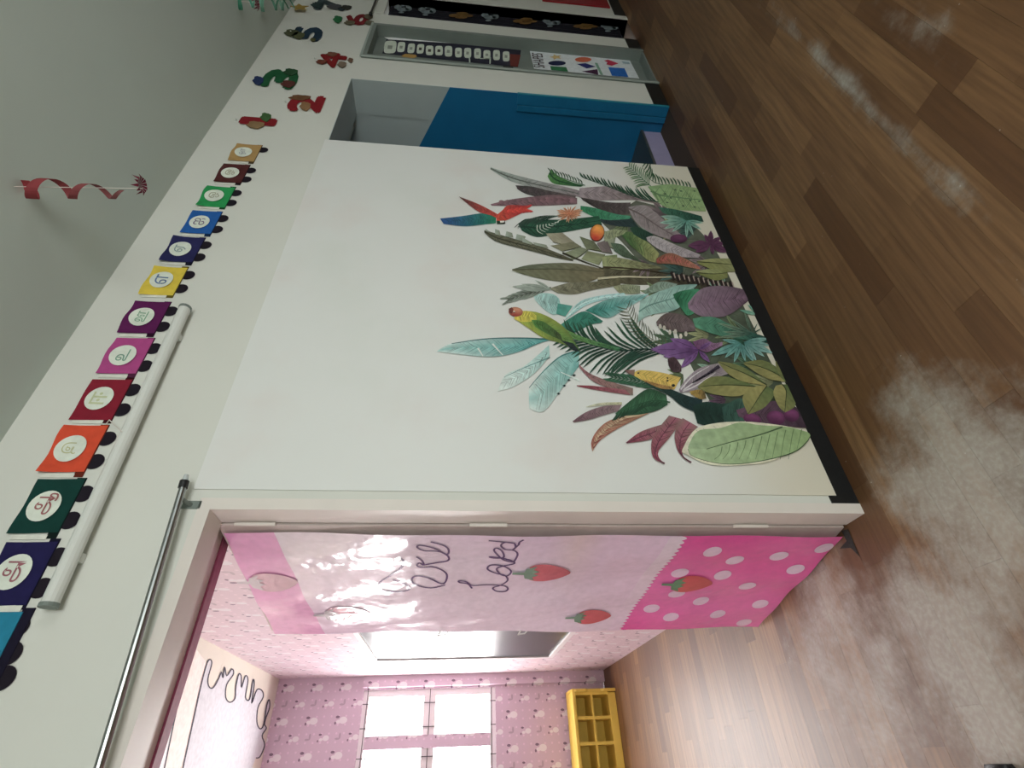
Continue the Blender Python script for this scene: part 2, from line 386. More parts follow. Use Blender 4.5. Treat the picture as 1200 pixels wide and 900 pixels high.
# door leaf hinged on the right jamb, opened inwards
H = Vector((.615, .10, 0)); LD = Vector((-.2035, .979, 0)).normalized(); LN = LD.cross(Vector((0, 0, 1)))   # LN points to +X side
if LN.x > 0: LN = -LN                                        # face seen from the doorway
LWID, LTH = .74, .034
def LPt(s, z, off=0.0): return H + LD*s + LN*off + Vector((0, 0, z))
def L(x, y):
    d = ray(x, y); t = (H-CAM).dot(LN)/d.dot(LN); q = CAM + t*d; return ((q-H).dot(LD), q.z)
def leafbox(s0, s1, o0, o1, z0, z1):
    v = [LPt(s, z, o) for z in (z0, z1) for o in (o0, o1) for s in (s0, s1)]; f = boxd(0, 1, 0, 1, 0, 1)[1]; return v, f
door = struct(obj('door_1', *leafbox(0, LWID, -LTH-.004, -.004, .006, 2.062), 'door'), 'open pinkish door leaf of the playroom')
for zz in (1.235, .35, 1.95):
    hg = obj('hinge', *leafbox(-.006, 0.0, -LTH, -.006, zz-.055, zz+.055), 'frame', door)
    tube('hinge_pin', [LPt(-.008, zz-.06, -.002), LPt(-.008, zz+.06, -.002)], .006, 'frame', hg, 8)

# ------------------------------------------------------------------ printed plastic cover on the door leaf
def wav(s, z): return .004*math.sin(9*s+2*z) + .003*math.sin(23*s-5*z+1) + .0025*math.sin(13*z+4*s)
def CPt(s, z, off): return LPt(s, z, .009 + wav(s, z) + off)
cov = thing('door_cover', 'shiny pink plastic cover with strawberries and lettering over the open door', 'door cover', (H.x, H.y, 0))
NS, NZ = 28, 90
def sheet(name, s0, s1, z0, z1, colf, off, ns, nz, parent, edge=None):
    V = []; Cc = []; Fc = []
    for j in range(nz+1):
        for i in range(ns+1):
            s = s0+(s1-s0)*i/ns; z = z0+(z1-z0)*j/nz
            if edge: z = edge(s, z, j, nz)
            V.append(CPt(s, z, off)); Cc.append(colf(s, z))
    for j in range(nz):
        for i in range(ns):
            a = j*(ns+1)+i; Fc.append((a, a+1, a+ns+2, a+ns+1))
    return obj(name, V, Fc, 'cover', parent, cols=Cc, smooth=True)
PALE, HOT, TOPP = pc((240, 212, 224)), pc((244, 104, 178)), pc((244, 156, 204))
def lerp(a, b, t): t = max(0, min(1, t)); return tuple(x+(y-x)*t for x, y in zip(a, b))
def midc(s, z):
    c = lerp(PALE, pc((222, 196, 222)), .5+.5*math.sin(2.3*z+3*s)); return lerp(c, pc((238, 205, 195)), .6*max(0, 1-abs(z-.93)/.10)*max(0, 1-s*2))
def ZL(s): return .578 + .09*s
def ZT(s): return 1.905 - .07*s
def span(f0, f1): return lambda s, z, j, nz: f0(s)+(f1(s)-f0(s))*j/nz
sheet('sheet', .03, LWID+.01, .55, 1.80, midc, 0, NS, 50, cov, span(ZL, ZT))
sheet('bottom_band', .03, LWID+.01, .004, .55, lambda s, z: lerp(HOT, pc((226, 70, 160)), .5+.5*math.sin(7*s+3*z)), 0, NS, 26, cov, span(lambda s: .004, ZL))
sheet('top_band', .03, LWID+.01, 1.80, 2.05, lambda s, z: lerp(TOPP, pc((238, 168, 206)), .5+.5*math.sin(5*s-4*z)), 0, NS, 14, cov, span(ZT, lambda s: 2.05))
# lace
V = []; Fc = []; n = 30
for i in range(n):
    s0, s1 = .03+(LWID-.02)*i/n, .03+(LWID-.02)*(i+1)/n; b = len(V)
    for k in range(7):
        t = k/6; s = s0+(s1-s0)*t; V.append(CPt(s, ZL(s)-.005-.014*math.sin(math.pi*t), .0014)); V.append(CPt(s, ZL(s)+.042, .0014))
    Fc += [(b+2*k, b+2*k+2, b+2*k+3, b+2*k+1) for k in range(6)]
obj('lace_trim', V, Fc, 'cover', cov, cols=[pc((238, 206, 226))]*len(V))
def disc_on(fn, cs, cz, rs, rz, n=18, rot=0):
    V = [fn(cs, cz)]
    for k in range(n):
        t = 2*math.pi*k/n; a, b = rs*math.cos(t), rz*math.sin(t)
        V.append(fn(cs+a*math.cos(rot)-b*math.sin(rot), cz+a*math.sin(rot)+b*math.cos(rot)))
    return V, [(0, 1+k, 1+(k+1) % n) for k in range(n)]
for p in ((833, 642), (860, 654), (911, 648), (963, 638), (930, 663), (796, 669), (846, 672), (875, 685), (792, 693), (821, 703), (890, 706), (763, 711), (785, 719), (840, 717), (870, 729)):
    s, z = L(*p)
    if s > LWID-.03: s = LWID-.03
    obj('polka_dot', *disc_on(lambda a, b: CPt(a, b, .001), s, z, .033, .033), 'cover', cov, cols=[pc((236, 196, 222))]*19)
def strawberry(px, py, sc, fade):
    s, z = L(px, py); tgt = pc((228, 205, 220))
    red = lerp(pc((212, 78, 84)), tgt, fade); gr = lerp(pc((84, 140, 104)), tgt, fade)
    V = []; Cc = []; n = 14
    for side in (1, 0, -1):
        for k in range(n+1):
            t = k/n; w = .060*sc*max(.02, math.sin(math.pi*min(1, .16+.84*t**.8)))**.62; V.append(CPt(s+side*w, z+.065*sc-.145*sc*t, .0035)); Cc.append(lerp(red, tuple(v*.75 for v in red), t))
    Fc = [(j*(n+1)+k, j*(n+1)+k+1, (j+1)*(n+1)+k+1, (j+1)*(n+1)+k) for j in range(2) for k in range(n)]
    st = obj('strawberry', V, Fc, 'cover', cov, cols=Cc)
    V = []; pts = [(-.05, .04), (-.03, .075), (-.008, .08), (-.006, .12), (.008, .12), (.01, .08), (.035, .075), (.05, .04), (.025, .05), (.012, .03), (0, .048), (-.014, .028), (-.026, .05)]
    obj('strawberry_leaf', [CPt(s+a*sc, z+b*sc, .005) for a, b in pts], [tuple(range(len(pts)))], 'cover', st, cols=[gr]*len(pts))
for a in ((641, 668, 1.05, .12), (694, 719, .95, .1), (810, 681, 1.0, 0), (322, 678, 1.0, .72), (408, 716, 1.05, .55)): strawberry(*a)
def catmull(pts, n=6):
    P = [Vector((*p, 0)) if len(p) == 2 else Vector(p) for p in pts]; out = []
    for i in range(len(P)-1):
        a, b, c, d = P[max(i-1, 0)], P[i], P[i+1], P[min(i+2, len(P)-1)]
        for k in range(n):
            t = k/n; out.append(.5*((2*b)+(c-a)*t+(2*a-5*b+4*c-d)*t*t+(3*b-a-3*c+d)*t**3))
    out.append(P[-1]); return [(p.x, p.y) for p in out]
def ribbon2d(pts, w):
    V = []; n = len(pts)
    for i, p in enumerate(pts):
        a, b = pts[max(i-1, 0)], pts[min(i+1, n-1)]; dx, dy = b[0]-a[0], b[1]-a[1]; l = math.hypot(dx, dy) or 1
        ww = w(i/(n-1)) if callable(w) else w
        V.append((p[0]-dy/l*ww, p[1]+dx/l*ww)); V.append((p[0]+dy/l*ww, p[1]-dx/l*ww))
    return V, [(2*i, 2*i+2, 2*i+3, 2*i+1) for i in range(n-1)]
def crop(ox, oy, s): return lambda *pts: [(ox+x/s, oy+y/s) for x, y in pts]
K = crop(440, 620, 4.615)
words = {'word_care': [((140, 148), (155, 172), (135, 205), (80, 240), (30, 268), (22, 292), (55, 314), (130, 318), (183, 306), (180, 288), (140, 268), (95, 258)),
                       ((378, 285), (300, 298), (220, 280), (198, 255), (222, 238), (290, 248), (365, 278), (388, 240), (365, 214), (310, 196), (250, 198), (225, 188), (238, 176), (262, 186), (250, 160), (222, 140)),
                       ((262, 186), (330, 176), (392, 166), (390, 140), (340, 112), (265, 104), (228, 82), (245, 70), (320, 92), (385, 132), (396, 104), (370, 76), (300, 52))],
         'word_loved': [((522, 312), (500, 285), (458, 276), (452, 266), (490, 272), (525, 295), (600, 294), (690, 300), (716, 316), (700, 331), (655, 330), (635, 312), (680, 296), (714, 268), (700, 240), (650, 228), (606, 208), (625, 188), (690, 190), (732, 214), (715, 240), (680, 236), (655, 206), (690, 190)),
                        ((690, 190), (748, 176), (738, 162), (680, 150), (618, 146), (640, 152), (692, 146), (684, 112), (655, 94), (642, 112), (690, 158), (748, 168)),
                        ((748, 168), (768, 128), (750, 106), (700, 100), (678, 76), (700, 56), (748, 60), (756, 86), (740, 104), (772, 70), (778, 52), (800, 36)), ((748, 60), (680, 52), (612, 46))]}
for nm, strokes in words.items():
    V = []; Fc = []
    for st in strokes:
        pts = [L(*p) for p in catmull(K(*st), 6)]; v, f = ribbon2d(pts, .0036); b = len(V)
        V += [CPt(a, c, .0016) for a, c in v]; Fc += [tuple(i+b for i in q) for q in f]
    obj(nm, V, Fc, 'cover', cov, cols=[pc((92, 72, 112))]*len(V))
for px, py in ((516, 738), (610, 739)):
    s, z = L(px, 735); tube('tie', [CPt(LWID, z, .004), LPt(LWID+.02, z+.01, .02), LPt(LWID+.03, z-.02, .012), LPt(LWID+.022, z-.035, .0)], .003, 'white', cov, 6)

# ------------------------------------------------------------------ playroom: ceiling drawing, board, shelf
def PC(x, y, dz): q = on(x, y, 2, PZ); return Vector((q.x, q.y, PZ-dz))
E8 = crop(160, 680, 4.09)
wave = [(220, 900), (270, 670), (310, 490), (335, 400), (350, 380), (358, 400), (340, 470), (345, 510), (365, 515), (390, 475), (405, 440), (412, 468), (420, 415), (430, 458), (455, 425), (462, 450), (430, 500), (425, 560), (445, 585), (470, 565), (474, 510), (488, 450), (500, 462), (500, 515), (520, 458), (532, 480), (520, 560), (540, 570), (556, 478), (562, 500), (550, 590), (575, 525), (600, 530), (605, 560), (580, 610), (575, 680), (590, 712), (608, 690), (622, 600), (634, 572), (636, 610), (620, 655), (612, 690), (620, 710), (600, 745), (612, 790), (590, 845), (570, 852)]
art = []
inner = catmull(E8(*wave), 4)
left = [(x-1.0, y) for x, y in E8((100, 900), (160, 640), (215, 420), (228, 365))]
def ceil_poly(name, pts, dz, c, m='card'): 
    return obj(name, [PC(x, y, dz) for x, y in pts], [tuple(range(len(pts)))[::-1]], m, pcl, cols=[c]*len(pts))
ceil_poly('pink_strip', E8((130, 900), (190, 640), (240, 400), (262, 300), (335, 395), (310, 490), (270, 670), (222, 900)), .001, pc((236, 208, 200)))
ceil_poly('white_cloud', inner + E8((545, 920), (220, 920)), .002, pc((188, 188, 193)))
ceil_poly('white_strip', E8((95, 905), (160, 640), (215, 420), (228, 365), (238, 395), (225, 480), (190, 620), (130, 905)), .002, pc((230, 222, 222)))
for pts in (inner, catmull(E8((130, 905), (190, 620), (225, 480), (238, 400), (230, 365)), 5)):
    v, f = ribbon2d(pts, .75); obj('cloud_line', [PC(x, y, .003) for x, y in v], [q[::-1] for q in f], 'card', pcl, cols=[pc((70, 68, 78))]*len(v))

bd = thing('wall_board', 'dark glossy board in a white frame on the pink wall', 'board', (PX, 2.2, .62))
BY0, BY1, BZ0, BZ1 = 1.0, 2.70, .63, 1.88
box('panel', (PX-.012, PX-.001, BY0, BY1, BZ0, BZ1), 'board', bd)
for nm, b in (('frame_top', (PX-.022, PX-.001, BY0-.03, BY1+.03, BZ1, BZ1+.03)), ('frame_bottom', (PX-.022, PX-.001, BY0-.03, BY1+.03, BZ0-.03, BZ0)), ('frame_side', (PX-.022, PX-.001, BY1, BY1+.035, BZ0, BZ1)), ('frame_side', (PX-.022, PX-.001, BY0-.03, BY0, BZ0, BZ1))): box(nm, b, 'winframe', bd)

sh = thing('toy_shelf', 'low yellow plastic pigeonhole shelf under the playroom window', 'shelf', (0, 3.3, 0))
SX1, SX0, SY0, SY1 = .485, -.40, 3.29, 3.56
box('top_board', (SX0, SX1+.01, SY0-.01, SY1, .335, .362), 'yellow', sh, .005); box('bottom_board', (SX0, SX1-.02, SY0, SY1, .0, .062), 'yellow', sh, .004)
box('back_panel', (SX0, SX1-.02, SY1-.015, SY1, .06, .335), 'yellow', sh); box('middle_shelf', (SX0, SX1-.02, SY0+.004, SY1-.015, .192, .208), 'yellow', sh)
nb = 5
for i in range(nb+1):
    x = SX1-.025-i*.168
    box('divider', (x-.011, x+.011, SY0+.002, SY1-.015, .06, .335), 'yellow', sh)
# scalloped end cheek
pts = [(3.27, 0), (3.27, .10), (3.285, .12), (3.285, .23), (3.27, .25), (3.27, .33), (3.29, .365), (3.40, .372), (3.44, .36), (3.56, .36), (3.56, 0)]
V = [(SX1-.014, a, b) for a, b in pts] + [(SX1+.006, a, b) for a, b in pts]; n = len(pts)
obj('end_cheek', V, [tuple(range(n))[::-1], tuple(range(n, 2*n))] + [(i, (i+1) % n, n+(i+1) % n, n+i) for i in range(n)], 'yellow', sh)

# ------------------------------------------------------------------ stairwell behind the blue doorway
SR = 3.53
sw = struct(box('wall_stair_right', (SR, SR+.1, T, 2.4, 0, 4.2), 'grey'), 'grey stairwell wall with sloping blue dado')
struct(box('wall_stair_left', (2.62, 2.745, T, 2.4, 0, 4.2), 'grey')); struct(box('wall_stair_end', (2.62, 3.63, 2.4, 2.5, 0, 4.2), 'grey'))
struct(box('ceiling_stair', (2.62, 3.63, T+.12, 2.5, 4.2, 4.3), 'grey'))
struct(box('trim_3', (2.745, SR, T, T+.10, 2.13, 4.2), 'grey'))
obj('jamb_lining', *boxes([(SR-.003, SR, .001, T, 0, 2.1), (2.745, SR-.003, .001, T, 2.097, 2.1)]), 'grey', sw)
V = []
for xx in (SR-.006, SR-.001):
    V += [(xx, .0, 0), (xx, 2.4, .0), (xx, 2.4, 1.475+.527*2.4), (xx, 0.0, 1.475)]
obj('blue_dado', V, [(0, 1, 2, 3)[::-1], (4, 5, 6, 7), (0, 3, 7, 4), (3, 2, 6, 7), (0, 4, 5, 1)], 'blue', sw)
st = thing('staircase', 'lavender and dark stone steps inside the blue doorway', 'stairs', (3.13, .175, 0))
for i in range(7):
    y0 = .175+.28*i; z0 = .147*i
    box('riser', (2.75, SR-.008, y0, y0+.28, (z0 if i == 0 else z0-.02), z0+.128), 'riser', st); box('tread', (2.75, SR-.008, y0-.008, y0+.30, z0+.128, z0+.147), 'granite', st)
gp = thing('gate_post', 'waist-high blue wooden post against the stair doorway jamb', 'post', (SR-.03, .05, 0))
box('outer_board', (SR-.016, SR-.007, .001, .066, 0, 1.03), 'bluewood', gp, .002); box('inner_board', (SR-.020, SR-.007, .070, .108, 0, 1.025), 'bluewood', gp, .002)
box('paint_edge', (SR-.016, SR+.004, -.003, .001, 0, 1.032), 'teal', gp)

# ------------------------------------------------------------------ grey door with posters
d2 = struct(obj('door_2', *boxes([(3.90, 4.435, .064, .10, .01, 2.05)]), 'metalgrey'), 'narrow grey metal door with two wall charts')
df = obj('frame', *boxes([(3.86, 3.90, -.012, .10, 0, 2.085), (4.435, 4.475, -.012, .10, 0, 2.085), (3.90, 4.435, -.012, .10, 2.05, 2.085), (3.90, 4.435, -.004, .10, 0, .012)]), 'metalgrey', d2)
obj('frame_lip', *boxes([(3.852, 3.872, -.016, -.01, 0, 2.092), (3.872, 4.475, -.016, -.01, 2.075, 2.092)]), 'metallight', df)
obj('hinge', *boxes([(3.872, 3.895, -.018, -.012, 1.05, 1.12)]), 'darkcap', d2)
YL = .064
def Q(x, y, off): q = W(x, y, YL); return Vector((q.x, YL-off, q.z))
def qpoly(name, pts, off, c, parent, m='card'):
    if isinstance(parent, str): parent = None
    return obj(name, [Q(x, y, off) for x, y in pts], [tuple(range(len(pts)))], m, parent, cols=[pc(c)]*len(pts))
ch = thing('letter_chart', 'dark wall chart with a column of white word tags on the grey door', 'poster', (4.25, YL, 1.0))
qpoly('backing', ((453, 46), (611, 57), (607, 79), (448, 63)), .002, (44, 44, 58), ch)
qpoly('highlight_strip', ((450, 44), (613, 53), (613, 56), (455, 47)), .004, (232, 238, 232), ch); qpoly('brown_block', ((597, 64), (610, 65), (607, 79), (598, 78)), .004, (104, 46, 40), ch)  # bright highlight beside the chart put in as a flat white strip
A5 = crop(430, 30, 6.667)
for i, (cx, cy, rx, ry) in enumerate([(182, 172, 48, 50), (268, 172, 30, 40), (346, 182, 28, 38), (418, 186, 28, 38), (490, 198, 30, 38), (563, 200, 30, 38), (637, 205, 30, 42), (715, 215, 27, 38), (787, 218, 28, 40), (864, 222, 27, 40), (937, 232, 28, 36), (1012, 235, 27, 40), (1087, 245, 27, 40)]):
    pts = []
    for k in range(16):
        t = 2*math.pi*k/16; c, s = math.cos(t), math.sin(t); e = .5
        pts.append((cx+rx*abs(c)**e*math.copysign(1, c)-(ry*.12 if i < 4 else 0)*abs(s)**e*math.copysign(1, s), cy+ry*abs(s)**e*math.copysign(1, s)))
    tg = qpoly('word_tag', A5(*pts), .004, (196, 204, 190), ch)
    qpoly('tag_mark', A5((cx-rx*.35, cy-ry*.25), (cx+rx*.4, cy-ry*.2), (cx+rx*.3, cy+ry*.35), (cx-rx*.45, cy+ry*.3)), .005, (70, 66, 60) if 2 < i < 6 else (140, 146, 136), tg)
qpoly('gold_figure', A5((270, 240), (300, 225), (380, 232), (392, 245), (370, 258), (290, 256)), .004, (176, 138, 70), ch)
for p in (((795, 250), (805, 250), (808, 292), (798, 294)), ((958, 250), (968, 252), (966, 304), (956, 302)), ((880, 258), (960, 262), (960, 268), (880, 264))): qpoly('white_stroke', A5(*p), .004, (190, 200, 190), ch)
sp = thing('shapes_poster', 'white SHAPES poster with coloured shapes on the grey door', 'poster', (4.25, YL, .07))
B6 = crop(590, 40, 6.0)
qpoly('sheet', B6((182, 110), (885, 182), (955, 315), (215, 245)), .002, (206, 212, 216), sp)
def regpoly(cx, cy, rx, ry, n=18): return [(cx+rx*math.cos(2*math.pi*k/n), cy+ry*math.sin(2*math.pi*k/n)) for k in range(n)]
star = [(cx_ := 368+(48 if k % 2 == 0 else 22)*math.cos(math.pi*k/5+math.pi), 165+(20 if k % 2 == 0 else 9)*math.sin(math.pi*k/5)) for k in range(10)]
for nm, pts, c in (('star', star, (196, 168, 108)), ('oval', regpoly(376, 208, 62, 17), (34, 40, 72)), ('square', [(328, 228), (440, 236), (455, 268), (335, 256)], (48, 112, 72)),
                   ('circle', regpoly(560, 183, 58, 18), (196, 96, 66)), ('diamond', [(515, 214), (575, 208), (648, 232), (585, 245)], (46, 48, 110)), ('triangle', [(548, 266), (660, 250), (666, 290)], (70, 40, 66)),
                   ('heart', [(705, 190), (735, 183), (760, 192), (808, 210), (760, 226), (722, 216), (730, 202)], (186, 44, 76)), ('rectangle', [(735, 236), (850, 244), (878, 306), (762, 296)], (30, 96, 176)),
                   ('bar', [(640, 205), (660, 207), (700, 290), (682, 290)], (120, 160, 140)), ('bar', [(830, 195), (880, 200), (890, 215), (840, 210)], (150, 170, 180))):
    qpoly(nm, B6(*pts), .004, c, sp)

def glyph(body):
    c = bpy.data.curves.new('glyph', 'FONT'); c.body = body; c.resolution_u = 3; o = bpy.data.objects.new('glyph', c); COL.objects.link(o)
    me = bpy.data.meshes.new_from_object(o.evaluated_get(bpy.context.evaluated_depsgraph_get()))
    v = [(p.co.x, p.co.y) for p in me.vertices]; f = [tuple(p.vertices) for p in me.polygons]
    bpy.data.objects.remove(o); bpy.data.curves.remove(c); bpy.data.meshes.remove(me)
    x0, x1 = min(p[0] for p in v), max(p[0] for p in v); y0, y1 = min(p[1] for p in v), max(p[1] for p in v)
    return [((a-x0)/(x1-x0), (b-y0)/(y1-y0)) for a, b in v], f, (x1-x0)/(y1-y0)
v, f, asp = glyph('SHAPES'); a, b = W(636, 81, YL), W(624, 66, YL)
x0, x1, z1, z0 = W(633, 80, YL).x, W(628, 63, YL).x, W(624, 70, YL).z, W(637, 72, YL).z
obj('title', [(x0+(x1-x0)*p, YL-.005, z0+(z1-z0)*q) for p, q in v], f, 'card', sp, cols=[pc((52, 24, 40))]*len(v))

# ------------------------------------------------------------------ curtained doorway further along
t3 = struct(obj('trim_4', *boxes([(5.15, 5.225, -.006, T, 0, 2.05), (4.70, 5.225, -.012, -.002, 2.03, 2.10)]), 'wall'), 'cream frame of the curtained doorway')
cu = thing('doorway_curtain', 'black printed curtain hanging in the far doorway', 'curtain', (4.95, .06, 0))
V = []; Cc = []; Fc = []; n = 60
for j in range(2):
    for i in range(n+1):
        x = 4.66+.5*i/n; V.append((x, .075+.012*math.sin(i*1.1), .06 if j == 0 else 2.03)); Cc.append(pc((26, 25, 34)))
Fc = [(i, i+1, n+2+i, n+1+i) for i in range(n)]
obj('cloth', V, Fc, 'card', cu, cols=Cc, smooth=True)
CR = crop(420, 0, 3.529)
YC = .058
for cx, cy, kind in ((185, 35, 0), (285, 45, 0), (425, 62, 1), (545, 68, 0), (690, 85, 1), (800, 92, 0), (940, 106, 1), (1040, 112, 0)):
    V = []; Fc = []
    for (dx, dy, rx, ry) in (((-22, -6, 16, 9), (0, 4, 26, 8), (22, 0, 14, 11), (8, -14, 18, 5), (-8, 16, 12, 4)) if kind == 0 else ((-30, 2, 22, 7), (5, -4, 26, 9), (30, 3, 20, 5), (0, 10, 26, 5))):
        b = len(V)
        for k in range(10):
            t = 2*math.pi*k/10; q = CR((cx+dx+rx*math.cos(t), cy+dy+ry*math.sin(t)))[0]; h = W(*q, YC); V.append((h.x, YC, h.z))
        Fc.append(tuple(range(b, b+10)))
    obj('printed_motif', V, Fc, 'card', cu, cols=[pc((116, 128, 134)) if kind == 0 else pc((112, 82, 40))]*len(V))
rod2 = thing('curtain_rail', 'thin dark curtain rail over the far doorway', 'rod', (4.6, -.02, 2.11)); tube('rail', [(4.60, -.03, 2.115), (5.25, -.03, 2.115)], .008, 'darkcap', rod2, 8); tube('rail_end', [(4.585, -.03, 2.115), (4.60, -.03, 2.115)], .014, 'darkcap', rod2, 8); tube('bracket', [(4.63, -.03, 2.115), (4.63, .0, 2.115)], .006, 'darkcap', rod2, 6)
rb = thing('red_panel', 'red panel low on the wall at the far end', 'panel', (5.7, -.01, .1)); box('board', (5.40, 6.1, -.012, -.001, .12, .72), 'red', rb); box('top_edge', (5.40, 6.1, -.016, -.001, .72, .735), 'red', rb)

# ------------------------------------------------------------------ number cut-outs high on the wall
def wallflat(name, pts2, y, c, parent, th=.004, m='card'):
    """closed outline in wall x,z -> thin slab"""
    n = len(pts2); V = [(a, y, b) for a, b in pts2] + [(a, y+th, b) for a, b in pts2]
    return obj(name, V, [tuple(range(n)), tuple(range(n, 2*n))[::-1]] + [(i, n+i, n+(i+1) % n, (i+1) % n) for i in range(n)], m, parent, cols=[pc(c)]*(2*n))
nums = [('1', (276, 146.5), (329, 140), (146, 22, 34), 'red', [((300, 148), 10, 4, (150, 120, 80)), ((312, 139), 6, 5, (70, 110, 60))]),
        ('2', (332, 131), (384, 114), (150, 24, 36), 'dark red', [((352, 116), 12, 3, (120, 80, 50)), ((358, 126), 6, 5, (160, 120, 80))]),
        ('3', (300, 103), (356, 84), (24, 96, 56), 'green', [((303, 96), 6, 5, (40, 60, 110)), ((338, 100), 8, 4, (100, 50, 44)), ((341, 86), 8, 4, (40, 80, 50))]),
        ('4', (367, 79), (411, 64), (140, 22, 26), 'crimson', [((377, 74), 6, 2.5, (120, 60, 44)), ((389, 65), 6, 2.5, (130, 80, 60)), ((401, 77), 5, 3.5, (140, 120, 100)), ((411, 72), 3, 2.5, (120, 90, 70))]),
        ('5', (338, 47), (383, 34), (38, 62, 82), 'blue-grey', [((342, 40), 8, 4, (84, 88, 60)), ((350, 43), 7, 4, (96, 100, 66)), ((367, 48), 3, 2, (90, 90, 50))]),
        ('6', (400, 29), (436, 18), (130, 26, 36), 'maroon', [((396, 24), 5, 4, (40, 120, 70)), ((410, 28), 6, 2.5, (110, 104, 80)), ((432, 21), 5, 3, (110, 100, 80)), ((433, 28), 5, 2.5, (110, 104, 84))]),
        ('7', (366, 12), (411, 2), (62, 76, 80), 'slate-grey', [((372, 7), 7, 3, (50, 70, 70)), ((392, 9), 8, 3, (84, 84, 90)), ((406, 10), 6, 2.5, (60, 60, 54))])]
names = {'1': 'one', '2': 'two', '3': 'three', '4': 'four', '5': 'five', '6': 'six', '7': 'seven'}
for ch_, a, b, c, cn, blobs in nums:
    A, B = W(*a), W(*b); x0, x1, z1, z0 = A.x, B.x, A.z, B.z
    t = thing('number_cutout', '%s card cut-out of the number %s stuck high on the wall' % (cn, ch_), 'cut-out', ((x0+x1)/2, 0, z0), 'number cut-outs')
    v, f, asp = glyph(ch_); n = len(v)
    wd_ = x1-x0
    bo = {'1': .012, '4': .010, '6': .012}.get(ch_, .018)
    # bold: outline offset by stacking shifted copies
    V = []; Fc = []
    for k, (dx, dz) in enumerate([(sx*bo, sz*bo*.85) for sx, sz in ((0, 0), (1, 0), (-1, 0), (0, 1), (0, -1), (.7, .7), (-.7, -.7))]):
        b0 = len(V); V += [(x0+.02+(wd_-.04)*p+dx, -.006+.0001*k, z0+.02+(z1-z0-.04)*q+dz) for p, q in v]; Fc += [tuple(i+b0 for i in q) for q in f]
    obj('digit', V, Fc, 'card', t, cols=[pc(tuple(v*.86 for v in c))]*len(V))
    for (px, py), rx, ry, cc in blobs:
        pts = [W(px+rx*math.cos(2*math.pi*k/14)*(1+.18*math.sin(3*k)), py+ry*math.sin(2*math.pi*k/14)*(1+.15*math.cos(2*k))) for k in range(14)]
        cc = tuple(v*.85 for v in cc)
        wallflat('figure', [(p.x, p.z) for p in pts], -.0095, cc, t, .003)
    tube('pin', [(x0+wd_*.5, -.012, z1+.012), (x0+wd_*.5, -.001, z1+.012)], .005, 'white', t, 8)

# ------------------------------------------------------------------ paper train of letter cards
cards = [('\u0b85', (17, 671), (30, 26, 72), (150, 92, 100), 'navy'), ('\u0b86', (53, 594), (10, 56, 50), (150, 92, 92), 'dark green'), ('\u0b87', (84, 527), (206, 66, 30), (176, 176, 130), 'orange'),
         ('\u0b88', (117, 468), (128, 20, 42), (184, 190, 150), 'crimson'), ('\u0b89', (145, 418), (166, 62, 126), (110, 150, 130), 'pink'), ('\u0b8a', (167, 373), (88, 20, 78), (120, 160, 130), 'plum'),
         ('\u0b8e', (190, 329.5), (208, 182, 40), (86, 112, 150), 'yellow'), ('\u0b8f', (212, 293.5), (36, 36, 82), (130, 150, 150), 'indigo'), ('\u0b90', (234, 261.5), (20, 86, 160), (96, 70, 110), 'bright blue'),
         ('\u0b92', (251.5, 231), (22, 142, 74), (150, 150, 124), 'bright green'), ('\u0b93', (270, 204), (78, 36, 36), (160, 156, 130), 'brown'), ('\u0b94', (285.5, 180), (164, 130, 76), (150, 150, 160), 'tan')]
prevx = None
